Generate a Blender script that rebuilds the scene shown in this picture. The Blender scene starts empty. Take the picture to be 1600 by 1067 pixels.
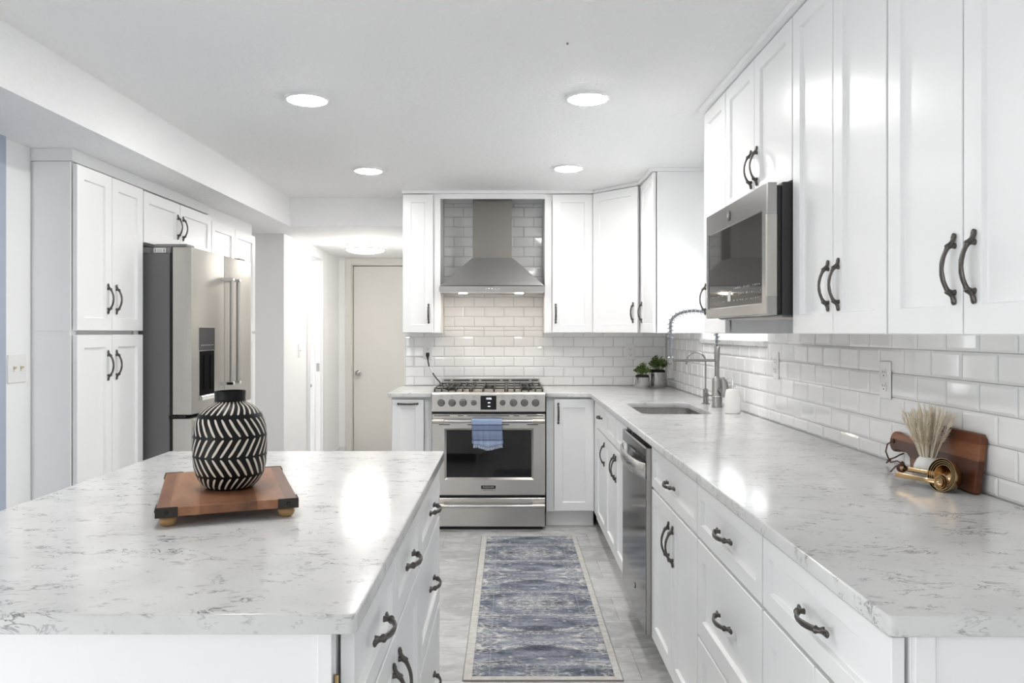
import bpy, bmesh, math, random
from mathutils import Vector, Matrix
random.seed(7)
PI = math.pi
S = bpy.context.scene
COL = S.collection

# ------------------------------------------------------------------ camera, world, exposure
CZ = 1.326
cam_d = bpy.data.cameras.new('camera')
cam = bpy.data.objects.new('camera', cam_d); COL.objects.link(cam)
cam.location = (0, 0, CZ); cam.rotation_euler = (PI/2, 0, 0)
cam_d.sensor_width = 36.0; cam_d.lens = 1215/1600*36.0
cam_d.shift_x = 5/1600; cam_d.shift_y = -15/1600
cam_d.clip_start = 0.02
S.camera = cam
W = bpy.data.worlds.new('daylight'); S.world = W; W.use_nodes = True
W.node_tree.nodes['Background'].inputs[0].default_value = (0.96, 0.98, 1.0, 1)
W.node_tree.nodes['Background'].inputs[1].default_value = 1.75
S.view_settings.view_transform = 'Standard'; S.view_settings.look = 'None'
S.view_settings.gamma = 1; S.view_settings.use_curve_mapping = False
S.view_settings.exposure = 1.84
LAMP = 36.0        # radiance of a recessed ceiling light
HALL = 9.0
try:
    S.cycles.use_denoising = True
    S.cycles.max_bounces = 10; S.cycles.diffuse_bounces = 6; S.cycles.glossy_bounces = 5
    S.cycles.sample_clamp_indirect = 6.0
    S.cycles.caustics_reflective = False; S.cycles.caustics_refractive = False
except Exception:
    pass
for nm, loc, rot, sx, sy in (('window portal', (1.26, 4.26, 1.51), (0, PI/2, 0), .44, 1.2), ('added rear window portal', (-1.75, -2.98, .75), (PI/2, 0, 0), .5, .6), ('added side window portal', (-2.07, 0, .7), (0, -PI/2, 0), 1.2, 2.0)):  # daylight portals; the last two serve the added rear and side windows
    ld = bpy.data.lights.new(nm, 'AREA'); ld.shape = 'RECTANGLE'; ld.size = sx; ld.size_y = sy
    lo = bpy.data.objects.new(nm, ld); COL.objects.link(lo); lo.location = loc; lo.rotation_euler = rot
    ld.cycles.is_portal = True

# ------------------------------------------------------------------ materials
def mat(name, col=(.8, .8, .8), rough=.5, metal=0.0, emit=None, es=0.0, trans=0.0, coat=0.0, ior=1.45, spec=None):
    m = bpy.data.materials.new(name); m.use_nodes = True
    b = m.node_tree.nodes['Principled BSDF']
    b.inputs['Base Color'].default_value = (*col, 1); b.inputs['Roughness'].default_value = rough
    b.inputs['Metallic'].default_value = metal; b.inputs['IOR'].default_value = ior
    b.inputs['Transmission Weight'].default_value = trans; b.inputs['Coat Weight'].default_value = coat
    if spec is not None: b.inputs['Specular IOR Level'].default_value = spec
    if emit:
        b.inputs['Emission Color'].default_value = (*emit, 1); b.inputs['Emission Strength'].default_value = es
    return m

class NT:
    """small helper that chains shader nodes"""
    def __init__(s, m): s.t = m.node_tree; s.b = s.t.nodes['Principled BSDF']
    def n(s, kind, **kw):
        nd = s.t.nodes.new(kind)
        for k, v in kw.items(): setattr(nd, k, v)
        return nd
    def put(s, sock, v):
        if isinstance(v, bpy.types.NodeSocket): s.t.links.new(v, sock)
        else: sock.default_value = v
    def math(s, op, a, b=0.0, c=0.0, clamp=False):
        nd = s.n('ShaderNodeMath', operation=op, use_clamp=clamp)
        s.put(nd.inputs[0], a); s.put(nd.inputs[1], b); s.put(nd.inputs[2], c)
        return nd.outputs[0]
    def obj(s): return s.n('ShaderNodeTexCoord').outputs['Object']
    def mapping(s, vec, scale=(1, 1, 1), rot=(0, 0, 0), loc=(0, 0, 0)):
        nd = s.n('ShaderNodeMapping'); s.put(nd.inputs[0], vec)
        nd.inputs['Scale'].default_value = scale; nd.inputs['Rotation'].default_value = rot; nd.inputs['Location'].default_value = loc
        return nd.outputs[0]
    def noise(s, vec, scale=5, detail=4, rough=.5, dist=0.0):
        nd = s.n('ShaderNodeTexNoise'); s.put(nd.inputs['Vector'], vec)
        nd.inputs['Scale'].default_value = scale; nd.inputs['Detail'].default_value = detail
        nd.inputs['Roughness'].default_value = rough; nd.inputs['Distortion'].default_value = dist
        return nd.outputs['Fac']
    def ramp(s, fac, stops, interp='LINEAR'):
        nd = s.n('ShaderNodeValToRGB'); s.put(nd.inputs[0], fac); cr = nd.color_ramp; cr.interpolation = interp
        while len(cr.elements) < len(stops): cr.elements.new(.5)
        for e, (p, c) in zip(cr.elements, stops):
            e.position = p; e.color = (*c, 1) if len(c) == 3 else c
        return nd.outputs[0]
    def mix(s, fac, a, b):
        nd = s.n('ShaderNodeMix', data_type='RGBA')
        s.put(nd.inputs[0], fac)
        s.put(nd.inputs[6], (*a, 1) if isinstance(a, tuple) else a); s.put(nd.inputs[7], (*b, 1) if isinstance(b, tuple) else b)
        return nd.outputs[2]
    def sep(s, v):
        nd = s.n('ShaderNodeSeparateXYZ'); s.put(nd.inputs[0], v); return nd.outputs
    def comb(s, x, y, z):
        nd = s.n('ShaderNodeCombineXYZ'); s.put(nd.inputs[0], x); s.put(nd.inputs[1], y); s.put(nd.inputs[2], z); return nd.outputs[0]
    def bump(s, h, strength=.3, dist=.002):
        nd = s.n('ShaderNodeBump'); s.put(nd.inputs['Height'], h)
        nd.inputs['Strength'].default_value = strength; nd.inputs['Distance'].default_value = dist
        s.t.links.new(nd.outputs[0], s.b.inputs['Normal'])
    def color(s, v): s.put(s.b.inputs['Base Color'], v)
    def rough(s, v): s.put(s.b.inputs['Roughness'], v)

CAB = mat('white cabinet paint', (.90, .903, .905), .28)
WALL = mat('white wall paint', (.91, .912, .913), .6)
TRIM = mat('white trim paint', (.85, .85, .85), .35)
DOORP = mat('cream door paint', (.72, .70, .665), .4)
BLUET = mat('blue grey door paint', (.42, .48, .58), .4)
CEIL = mat('textured ceiling paint', (.93, .932, .935), .7)
n = NT(CEIL); v = n.obj()
h = n.math('ADD', n.noise(v, 26, 5, .6, .6), n.math('MULTIPLY', n.noise(v, 70, 3, .5), .4))
n.bump(h, .7, .008)
n = NT(WALL); n.bump(n.noise(n.obj(), 60, 3, .5), .06, .003)

QUARTZ = mat('white quartz with grey flecks', (.74, .74, .73), .13)
def quartz():
    n = NT(QUARTZ); v = n.obj()
    base = n.ramp(n.noise(v, 6, 5, .6), [(.3, (.63, .63, .622)), (.5, (.69, .69, .683)), (.72, (.74, .74, .733))])
    out = base
    for sc, rz, wdt, th, seed, dark in ((11, .25, .024, .545, 0, .13), (20, .15, .036, .565, 3.3, .10), (36, .5, .05, .60, 7.1, .15), (27, -.2, .035, .60, 11.7, .16)):
        vv = n.mapping(v, (1, 1.9, 2.4), (0, 0, rz), (seed, seed*2, seed))
        a = n.noise(vv, sc, 4, .62, 1.1)
        r = n.math('ABSOLUTE', n.math('SUBTRACT', a, .5))
        line = n.math('SUBTRACT', 1.0, n.math('DIVIDE', r, wdt), clamp=True)
        msk = n.noise(n.mapping(v, (1, 1.5, 1), (0, 0, .3), (seed+5, 1, 2)), sc*.62, 3, .6)
        msk = n.math('MULTIPLY', n.math('SUBTRACT', msk, th), 9.0, clamp=True)
        out = n.mix(n.math('MULTIPLY', n.math('MULTIPLY', line, msk), .9), out, (dark, dark, dark*1.05))
    n.color(out)
quartz()

def steel(name, col, rough, axis, var=.08, blot=.5):
    m = mat(name, col, rough, 1.0); n = NT(m); v = n.obj()
    sc = [4, 4, 4]; sc[axis] = .08
    g = n.noise(n.mapping(v, tuple(k*60 for k in sc)), 1, 3, .6)
    b = n.noise(v, 4.5, 4, .6)
    n.rough(n.math('ADD', rough-var, n.math('MULTIPLY', n.math('ADD', g, n.math('MULTIPLY', b, blot)), var*1.3)))
    lo = tuple(c*.86 for c in col)
    n.color(n.mix(n.math('MULTIPLY', n.math('ADD', g, b), .5), lo, tuple(min(1, c*1.1) for c in col)))
    n.bump(g, .04, .001)
    return m
STEEL = steel('brushed stainless steel', (.63, .61, .575), .30, 0)
STEELV = steel('brushed stainless steel, upright grain', (.56, .535, .495), .40, 2)
STEELY = steel('brushed stainless steel, long grain', (.60, .59, .575), .26, 1)
STEELD = steel('tarnished stainless steel', (.46, .445, .42), .36, 2, .08, .9)
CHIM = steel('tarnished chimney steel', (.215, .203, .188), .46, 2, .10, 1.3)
MWSTEEL = steel('grey microwave steel', (.42, .415, .405), .24, 1, .05)
TAP = mat('brushed tap steel', (.33, .325, .315), .26, 1.0)
HOSE = mat('blue grey hose', (.17, .19, .215), .45)
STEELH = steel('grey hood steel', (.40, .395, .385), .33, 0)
DWSTEEL = steel('dark polished stainless', (.23, .235, .25), .13, 2, .04)
CHROME = mat('polished chrome', (.78, .78, .78), .08, 1.0)
NICKEL = mat('brushed nickel', (.40, .39, .375), .30, 1.0)
BRONZE = mat('dark pewter pull', (.115, .106, .098), .36, .85)
MATTEB = mat('matte black recess', (.006, .006, .006), .8, spec=.1)
BLACK = mat('black plastic', (.006, .006, .0065), .35)
DKGREY = mat('charcoal painted steel', (.135, .135, .137), .42)
MWGREY = mat('black grey enamel', (.034, .033, .033), .42)
MIDGREY = mat('grey plastic', (.22, .22, .225), .4)
IRON = mat('cast iron grate', (.034, .028, .024), .45, .3)
GLASSB = mat('black oven glass', (.008, .008, .009), .04, ior=1.5)
MICROG = mat('smoked mirror glass', (.06, .057, .053), .05, .55, coat=.5)
PLATE = mat('white plastic', (.84, .84, .83), .3)
BRASSP = mat('ivory toggle', (.62, .56, .40), .35)
CERAM = mat('white glazed ceramic', (.86, .85, .82), .15, coat=.5)
TILE = mat('glossy white tile', (.90, .90, .895), .07, coat=.3)
GROUT = mat('grey grout', (.46, .46, .455), .8)
LENS = mat('lit lamp lens', (.9, .9, .9), .4, emit=(1, .985, .96), es=LAMP)
HLENS = mat('lit hall lamp', (.9, .9, .9), .4, emit=(1, .95, .88), es=HALL)
HOODL = mat('lit hood lamp', (.9, .9, .9), .4, emit=(1, .84, .66), es=24)
MICROL = mat('lit amber lamp', (.9, .6, .3), .4, emit=(1, .55, .25), es=1.2)
DIGIT = mat('lit clock digits', (.1, .1, .1), .4, emit=(.82, .88, 1), es=.7)
LETTER = mat('pale lettering', (.62, .62, .60), .4)
DKLET = mat('dark lettering', (.05, .05, .05), .4)
WGLASS = bpy.data.materials.new('clear window glass'); WGLASS.use_nodes = True
def clear_glass(m):
    t = m.node_tree; t.nodes.clear()
    o = t.nodes.new('ShaderNodeOutputMaterial'); mx = t.nodes.new('ShaderNodeMixShader'); fr = t.nodes.new('ShaderNodeFresnel')
    tr = t.nodes.new('ShaderNodeBsdfTransparent'); gl = t.nodes.new('ShaderNodeBsdfGlossy'); gl.inputs['Roughness'].default_value = .02
    ge = t.nodes.new('ShaderNodeNewGeometry'); mm = t.nodes.new('ShaderNodeMath'); mm.operation = 'SUBTRACT'; mm.use_clamp = True; mm.inputs[0].default_value = 1.0
    pr = t.nodes.new('ShaderNodeMath'); pr.operation = 'MULTIPLY'; t.links.new(ge.outputs['Backfacing'], mm.inputs[1]); t.links.new(mm.outputs[0], pr.inputs[0]); t.links.new(fr.outputs[0], pr.inputs[1])
    t.links.new(pr.outputs[0], mx.inputs[0]); t.links.new(tr.outputs[0], mx.inputs[1]); t.links.new(gl.outputs[0], mx.inputs[2]); t.links.new(mx.outputs[0], o.inputs[0])
clear_glass(WGLASS)
SOIL = mat('dark potting soil', (.018, .016, .014), .9)
POT = mat('smoky mercury glass', (.42, .42, .41), .12, .75, coat=.5)
LEAF = mat('green leaf', (.10, .17, .045), .4)
n = NT(LEAF); n.color(n.ramp(n.noise(n.obj(), 45, 2), [(.3, (.03, .06, .014)), (.5, (.12, .19, .045)), (.7, (.36, .42, .17))]))
PAMPAS = mat('dried cream grass', (.72, .64, .49), .9)
n = NT(PAMPAS); n.color(n.ramp(n.noise(n.obj(), 40, 3), [(.3, (.74, .63, .46)), (.55, (.90, .83, .69)), (.8, (.93, .90, .82))]))
GOLD = mat('antique brass', (.55, .39, .21), .20, 1.0)
LEATHER = mat('brown leather', (.085, .032, .018), .6)
RUBBER = mat('black cable', (.012, .012, .012), .45)
HAZE = mat('white lamp trim', (.86, .86, .86), .4)

def wood(name, stops, gx, bands, rough=.38, period=.065, axis=0):
    m = mat(name, (.3, .15, .07), rough); n = NT(m); v = n.obj(); x = n.sep(v)
    plank = n.math('FLOOR', n.math('DIVIDE', x[axis], period))
    wn = n.n('ShaderNodeTexWhiteNoise', noise_dimensions='1D'); n.put(wn.inputs['W'], n.math('ADD', plank, bands))
    offs = n.n('ShaderNodeVectorMath', operation='ADD'); n.put(offs.inputs[0], v)
    n.put(offs.inputs[1], n.comb(n.math('MULTIPLY', wn.outputs['Value'], 7.0), n.math('MULTIPLY', wn.outputs['Value'], 3.0), 0.0))
    g = n.noise(n.mapping(offs.outputs[0], gx), 1, 5, .6, .9)
    val = n.math('ADD', n.math('MULTIPLY', g, .50), n.math('MULTIPLY', wn.outputs['Value'], .58))
    n.color(n.ramp(val, stops)); n.bump(g, .05, .001)
    return m
ACACIA = wood('acacia wood', [(.22, (.085, .034, .016)), (.40, (.20, .085, .042)), (.58, (.28, .125, .062)), (.72, (.40, .20, .105)), (.86, (.62, .42, .24))], (26, 5, 26), 11.3, .33, .0585)
WALNUT = wood('red brown board wood', [(.25, (.045, .013, .006)), (.5, (.105, .032, .014)), (.7, (.165, .054, .024)), (.9, (.29, .115, .05))], (30, 4, 30), 3.7, .36, .042, 2)
BALLW = mat('turned pale wood', (.36, .22, .09), .35)

FLOORM = mat('grey stone look plank tile', (.45, .45, .45), .30)
def floor_mat():
    n = NT(FLOORM); v = n.obj()
    br = n.n('ShaderNodeTexBrick'); n.put(br.inputs['Vector'], n.mapping(v, loc=(.08, .115, 0)))
    br.offset = .36; br.inputs['Scale'].default_value = 1; br.inputs['Brick Width'].default_value = .92; br.inputs['Row Height'].default_value = .3075
    br.inputs['Mortar Size'].default_value = .0022; br.inputs['Mortar Smooth'].default_value = .1
    br.inputs['Color1'].default_value = (.42, .42, .425, 1); br.inputs['Color2'].default_value = (.60, .595, .585, 1)
    br.inputs['Mortar'].default_value = (.30, .295, .29, 1)
    g = n.noise(n.mapping(v, (1.7, 2.7, 1), (0, 0, .2)), 3.4, 8, .72, 1.0)
    c = n.mix(n.math('MULTIPLY', n.math('SUBTRACT', g, .44), 3.4, clamp=True), br.outputs['Color'], (.76, .76, .755))
    g2 = n.noise(n.mapping(v, (1.6, 4.2, 1)), 3.6, 7, .74, .8)
    c = n.mix(n.math('MULTIPLY', n.math('SUBTRACT', g2, .52), 4.2, clamp=True), c, (.36, .345, .325))
    n.color(c); n.bump(br.outputs['Fac'], -.25, .002)
floor_mat()

RUGM = mat('blue grey distressed rug pile', (.3, .33, .4), .95)
def rug_mat():
    n = NT(RUGM); x = n.sep(n.obj())
    ax = n.math('ABSOLUTE', x[0]); py = n.math('PINGPONG', n.math('ADD', x[1], .21), .43)
    sym = n.comb(ax, py, 0.0); raw = n.obj()
    tone = n.noise(n.mapping(sym, (4, 17, 1)), 1.0, 4, .65, .8)
    fine = n.noise(n.mapping(raw, (45, 85, 1)), 1, 4, .8)
    patch = n.noise(n.mapping(raw, (3, 11, 1), loc=(3, 1, 0)), 1.0, 5, .65)
    t = n.math('ADD', n.math('MULTIPLY', tone, .55), n.math('ADD', n.math('MULTIPLY', fine, .42), n.math('MULTIPLY', patch, .45)))
    c = n.ramp(t, [(.52, (.035, .040, .055)), (.63, (.10, .112, .142)), (.74, (.235, .255, .305)), (.86, (.43, .455, .50))])
    mot = n.noise(n.mapping(sym, (13, 36, 1), loc=(2, 5, 0)), 1.0, 4, .6, 1.5)
    r = n.math('SUBTRACT', 1.0, n.math('DIVIDE', n.math('ABSOLUTE', n.math('SUBTRACT', mot, .5)), .06), clamp=True)
    reg = n.noise(n.mapping(sym, (6, 14, 1), loc=(8, 3, 0)), 1.0, 2, .5)
    reg = n.math('MULTIPLY', n.math('SUBTRACT', reg, .465), 12.0, clamp=True)
    wear = n.math('MULTIPLY', n.math('SUBTRACT', n.math('ADD', fine, n.math('MULTIPLY', patch, .3)), .45), 5, clamp=True)
    c = n.mix(n.math('MULTIPLY', n.math('MULTIPLY', r, reg), wear), c, (.66, .645, .61))
    bl = n.noise(n.mapping(sym, (9, 17, 1), loc=(4, 7, 0)), 1.0, 3, .6, .7)
    bl = n.math('MULTIPLY', n.math('SUBTRACT', bl, .60), 22.0, clamp=True)
    c = n.mix(n.math('MULTIPLY', bl, n.math('ADD', n.math('MULTIPLY', wear, .7), .25)), c, (.66, .645, .61))
    # thin inner guard line
    gl = n.math('SUBTRACT', 1.0, n.math('DIVIDE', n.math('ABSOLUTE', n.math('SUBTRACT', ax, .205)), .0035), clamp=True)
    c = n.mix(n.math('MULTIPLY', n.math('MULTIPLY', gl, wear), .35), c, (.56, .56, .56))
    n.color(c); n.bump(fine, .5, .004)
rug_mat()
RUGB = mat('cream rug border', (.62, .60, .565), .95)
n = NT(RUGB); n.color(n.ramp(n.noise(n.mapping(n.obj(), (30, 60, 30)), 1, 3), [(.3, (.52, .50, .47)), (.7, (.68, .66, .63))]))
RUGE = mat('taupe rug binding', (.33, .30, .27), .95)

TOWELM = mat('blue striped cotton', (.3, .37, .55), .95)
def towel_mat():
    n = NT(TOWELM); v = n.obj(); z = n.sep(v)[2]
    f = n.math('DIVIDE', n.math('ADD', z, .0), .23, clamp=True)
    A, Bc, D, L = (.25, .33, .50), (.145, .19, .31), (.02, .033, .08), (.33, .41, .58)
    c = n.ramp(f, [(0, L), (.12, L), (.30, A), (.345, D), (.375, Bc), (.52, (.165, .22, .35)), (.625, D), (.655, (.135, .18, .30)), (.775, D), (.805, A), (1, L)], 'CONSTANT')
    w = n.noise(n.mapping(v, (400, 400, 400)), 1, 2, .6)
    n.color(n.mix(n.math('MULTIPLY', w, .25), c, (.45, .51, .62))); n.bump(w, .3, .002)
towel_mat()

VASEM = mat('black clay with cream brush strokes', (.02, .019, .018), .55, spec=.25)
def vase_mat():
    n = NT(VASEM); x = n.sep(n.obj()); z = x[2]
    th = n.math('ARCTAN2', x[1], x[0]); N = 28
    wob = n.math('MULTIPLY', n.math('SUBTRACT', n.noise(n.obj(), 22, 2), .5), .30)
    tot = None
    for z0, z1, sg, sh in ((.176, .2045, 1, .9), (.127, .168, -1, 1.25), (.081, .122, 1, 1.3), (.036, .077, -1, 1.25), (.003, .0315, 1, 1.0)):
        vv = n.math('DIVIDE', n.math('SUBTRACT', z, z0), z1-z0)
        u = n.math('ADD', n.math('MULTIPLY', th, N/(2*PI)), n.math('MULTIPLY', n.math('SUBTRACT', vv, .5), -sg*sh))
        u = n.math('ADD', u, wob)
        d = n.math('ABSOLUTE', n.math('SUBTRACT', n.math('FRACT', u), .5))
        # rounded stroke: limit width near its two ends
        e = n.math('ABSOLUTE', n.math('SUBTRACT', vv, .5))
        lim = n.math('MULTIPLY', n.math('SQRT', n.math('MAXIMUM', n.math('SUBTRACT', 1.0, n.math('POWER', n.math('MULTIPLY', e, 2.0), 8.0)), 0.0)), .185)
        m1 = n.math('MULTIPLY', n.math('SUBTRACT', lim, d), 40.0, clamp=True)
        m1 = n.math('MULTIPLY', m1, n.math('LESS_THAN', e, .5))
        tot = m1 if tot is None else n.math('MAXIMUM', tot, m1)
    n.color(n.mix(tot, (.0045, .0042, .004), (.66, .61, .54)))
    n.rough(n.math('ADD', .42, n.math('MULTIPLY', tot, .4))); n.bump(tot, .5, .001)
vase_mat()

# ------------------------------------------------------------------ mesh helpers
class B:
    def __init__(s): s.bm = bmesh.new()
    def box(s, x0, x1, y0, y1, z0, z1, bev=0.0, mi=0, seg=1):
        vs = [s.bm.verts.new(p) for p in ((x0, y0, z0), (x1, y0, z0), (x1, y1, z0), (x0, y1, z0), (x0, y0, z1), (x1, y0, z1), (x1, y1, z1), (x0, y1, z1))]
        fs = [s.bm.faces.new([vs[i] for i in q]) for q in ((3, 2, 1, 0), (4, 5, 6, 7), (0, 1, 5, 4), (1, 2, 6, 5), (2, 3, 7, 6), (3, 0, 4, 7))]
        for f in fs: f.material_index = mi
        if bev > 0:
            es = list({e for f in fs for e in f.edges})
            r = bmesh.ops.bevel(s.bm, geom=es, offset=bev, segments=seg, profile=.6, affect='EDGES')
            for f in r['faces']: f.material_index = mi
        return s
    def prism(s, poly, z0, z1, axis='z', mi=0):
        """extrude a 2-D outline between z0 and z1 along an axis"""
        def P(u, v, w): return {'z': (u, v, w), 'y': (u, w, v), 'x': (w, u, v)}[axis]
        a = [s.bm.verts.new(P(u, v, z0)) for u, v in poly]; b = [s.bm.verts.new(P(u, v, z1)) for u, v in poly]
        k = len(poly)
        fs = [s.bm.faces.new(a[::-1]), s.bm.faces.new(b)] + [s.bm.faces.new((a[i], a[(i+1) % k], b[(i+1) % k], b[i])) for i in range(k)]
        for f in fs: f.material_index = mi
        return s
    def ring(s, c, u, v, ru, rv, k):
        return [s.bm.verts.new(c + u*(math.cos(2*PI*i/k)*ru) + v*(math.sin(2*PI*i/k)*rv)) for i in range(k)]
    def skin(s, rings, cap=True, mi=0):
        k = len(rings[0]); fs = []
        for a, b in zip(rings, rings[1:]):
            fs += [s.bm.faces.new((a[i], a[(i+1) % k], b[(i+1) % k], b[i])) for i in range(k)]
        if cap: fs += [s.bm.faces.new(rings[0][::-1]), s.bm.faces.new(rings[-1])]
        for f in fs: f.material_index = mi
        return s
    def tube(s, pts, r, k=10, mi=0, up=(0, 0, 1), flat=1.0, cap=True):
        """sweep along points; r is one radius or one per point (a pair means width, thickness)"""
        pts = [Vector(p) for p in pts]; rs = r if isinstance(r, (list, tuple)) and not (len(r) == 2 and len(pts) != 2) else [r]*len(pts)
        up = Vector(up); rings = []; prev = None
        for i, p in enumerate(pts):
            d = (pts[min(i+1, len(pts)-1)] - pts[max(i-1, 0)]).normalized()
            u = d.cross(up) if prev is None else (prev - d*prev.dot(d))
            if u.length < 1e-4: u = d.cross(Vector((1, 0, 0)))
            u.normalize(); prev = u; w = d.cross(u).normalized()
            ru, rv = rs[i] if isinstance(rs[i], (tuple, list)) else (rs[i], rs[i]*flat)
            rings.append(s.ring(p, u, w, ru, rv, k))
        return s.skin(rings, cap, mi)
    def cyl(s, p0, p1, r0, r1=None, k=20, mi=0):
        return s.tube([p0, p1], [r0, r0 if r1 is None else r1], k, mi)
    def lathe(s, prof, k=40, c=(0, 0, 0), mi=0, cap=True, M=None):
        c = Vector(c); rings = []
        for r, z in prof:
            rg = []
            for i in range(k):
                p = Vector((math.cos(2*PI*i/k)*r, math.sin(2*PI*i/k)*r, z))
                rg.append(s.bm.verts.new((M @ p if M else p) + c))
            rings.append(rg)
        return s.skin(rings, cap, mi)
    def quad(s, ps, mi=0):
        f = s.bm.faces.new([s.bm.verts.new(p) for p in ps]); f.material_index = mi; return s
    def door(s, x0, x1, z0, z1, fr=.057, y0=0.0, t=.020, rec=.0105, sl=.0035):
        """shaker front facing -y: chamfered slab with a recessed flat panel"""
        bm = s.bm; c = .0018
        def R(i, y): return [bm.verts.new(p) for p in ((x0+i, y, z0+i), (x1-i, y, z0+i), (x1-i, y, z1-i), (x0+i, y, z1-i))]
        yf = y0 - t
        L = [R(0, y0), R(0, yf+c), R(c, yf), R(fr, yf), R(fr+.001, yf+.0010), R(fr+sl, yf+rec-.001), R(fr+sl+.001, yf+rec)]
        for a, b in zip(L, L[1:]):
            for i in range(4): bm.faces.new((a[i], a[(i+1) % 4], b[(i+1) % 4], b[i]))
        bm.faces.new(L[-1]); bm.faces.new(L[0][::-1])
        return s
    def done(s, name, mats, parent=None, smooth=None, off=None, M=None):
        bm = s.bm
        if M is not None: bmesh.ops.transform(bm, matrix=M, verts=bm.verts)
        if off is not None: bmesh.ops.translate(bm, vec=-Vector(off), verts=bm.verts)
        bmesh.ops.recalc_face_normals(bm, faces=bm.faces)
        if smooth:
            for f in bm.faces: f.smooth = True
            for e in bm.edges:
                if len(e.link_faces) == 2 and e.calc_face_angle(0) > math.radians(smooth): e.smooth = False
        me = bpy.data.meshes.new(name); bm.to_mesh(me); bm.free()
        for m in (mats if isinstance(mats, (list, tuple)) else [mats]): me.materials.append(m)
        return link(name, me, parent)

def link(name, data, parent=None, loc=None, rot=None):
    o = bpy.data.objects.new(name, data); COL.objects.link(o)
    if parent is not None: o.parent = parent
    if loc is not None: o.location = loc
    if rot is not None: o.rotation_euler = rot
    return o
def tag(o, label, cat, group=None, kind=None):
    o['label'] = label; o['category'] = cat
    if group: o['group'] = group
    if kind: o['kind'] = kind
    return o
def thing(name, label, cat, loc=(0, 0, 0), rz=0.0, group=None):
    o = bpy.data.objects.new(name, None); COL.objects.link(o); o.empty_display_size = .05
    o.location = loc; o.rotation_euler = (0, 0, rz)
    return tag(o, label, cat, group)
def struct(o): o['kind'] = 'structure'; return o
def plate(polys, z0, z1, bev=.003, res=3):
    """flat shape with holes from closed outlines, thickness z0..z1, rounded edges -> mesh"""
    cu = bpy.data.curves.new('outline', 'CURVE'); cu.dimensions = '2D'; cu.fill_mode = 'BOTH'
    for pl in polys:
        sp = cu.splines.new('POLY'); sp.points.add(len(pl)-1); sp.use_cyclic_u = True
        for p, (x, y) in zip(sp.points, pl): p.co = (x, y, 0, 1)
    cu.extrude = (z1-z0)/2 - bev; cu.bevel_depth = bev; cu.bevel_resolution = res; cu.offset = -bev
    ob = bpy.data.objects.new('outline', cu); COL.objects.link(ob)
    dg = bpy.context.evaluated_depsgraph_get(); dg.update()
    me = bpy.data.meshes.new_from_object(ob.evaluated_get(dg)); bpy.data.objects.remove(ob)
    me.transform(Matrix.Translation((0, 0, (z0+z1)/2)))
    return me
def plate_obj(name, polys, z0, z1, m, parent=None, bev=.003, M=None, off=None, hasuv=False):
    me = plate(polys, z0, z1, bev)
    if M is not None: me.transform(M)
    if off is not None: me.transform(Matrix.Translation(-Vector(off)))
    me.materials.clear(); me.materials.append(m); me.name = name
    return link(name, me, parent)
def text_mesh(body, size, m, name, parent, M, depth=.0004):
    cu = bpy.data.curves.new('lettering', 'FONT'); cu.body = body; cu.size = size; cu.extrude = depth
    cu.align_x = 'CENTER'; cu.align_y = 'CENTER'
    ob = bpy.data.objects.new('lettering', cu); COL.objects.link(ob)
    dg = bpy.context.evaluated_depsgraph_get(); dg.update()
    me = bpy.data.meshes.new_from_object(ob.evaluated_get(dg)); bpy.data.objects.remove(ob)
    me.transform(M); me.materials.clear(); me.materials.append(m); me.name = name
    return link(name, me, parent)
def rrect(x0, x1, y0, y1, r, k=6):
    out = []
    for cx, cy, a in ((x1-r, y0+r, -PI/2), (x1-r, y1-r, 0), (x0+r, y1-r, PI/2), (x0+r, y0+r, PI)):
        out += [(cx+r*math.cos(a+PI/2*i/k), cy+r*math.sin(a+PI/2*i/k)) for i in range(k+1)]
    return out
RX90 = Matrix.Rotation(PI/2, 4, 'X')      # lays an x/y drawing upright, facing -y
def T(*p): return Matrix.Translation(p)

# ------------------------------------------------------------------ cabinet pull (one mesh, many copies)
def pull_mesh(L=.143):
    k = L/.143; b = B()
    half = [(s_, h_, w_*1.18, t_*1.1) for s_, h_, w_, t_ in [(.0715, .0022, .0028, .0022), (.0700, .0030, .0052, .0028), (.0655, .0034, .0064, .0032), (.0600, .0042, .0056, .0036), (.0545, .0062, .0042, .0040), (.0500, .0092, .0042, .0048),
            (.0466, .0128, .0054, .0056), (.0452, .0142, .0068, .0062), (.0438, .0150, .0068, .0062), (.0424, .0156, .0052, .0046), (.0350, .0196, .0054, .0036), (.0240, .0240, .0058, .0034), (.0120, .0267, .0060, .0034)]]
    prof = [(-s, h, w, t) for s, h, w, t in half] + [(0, .0276, .0060, .0034)] + [(s, h, w, t) for s, h, w, t in half[::-1]]
    b.tube([(0, -h, s*k) for s, h, w, t in prof], [(w, t) for s, h, w, t in prof], 10, up=(0, -1, 0))
    for sg in (-1, 1):
        b.tube([(0, 0, sg*.0468*k), (0, -.007, sg*.0466*k), (0, -.0135, sg*.0455*k)], [.0062, .0046, .0050], 10, up=(0, 0, 1))
        b.lathe([(.0033, 0), (.0033, .0062), (.0022, .0076), (.0004, .0080)], 10, (0, 0, sg*.0645*k), M=Matrix.Rotation(PI/2, 3, 'X'))
    return b
_p = pull_mesh().done('pull', BRONZE, smooth=50); PULL = _p.data; bpy.data.objects.remove(_p)
def pull(parent, x, z, horiz=False, y=-.020):
    return link('handle', PULL, parent, (x, y, z), (0, PI/2 if horiz else 0, 0))

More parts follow.
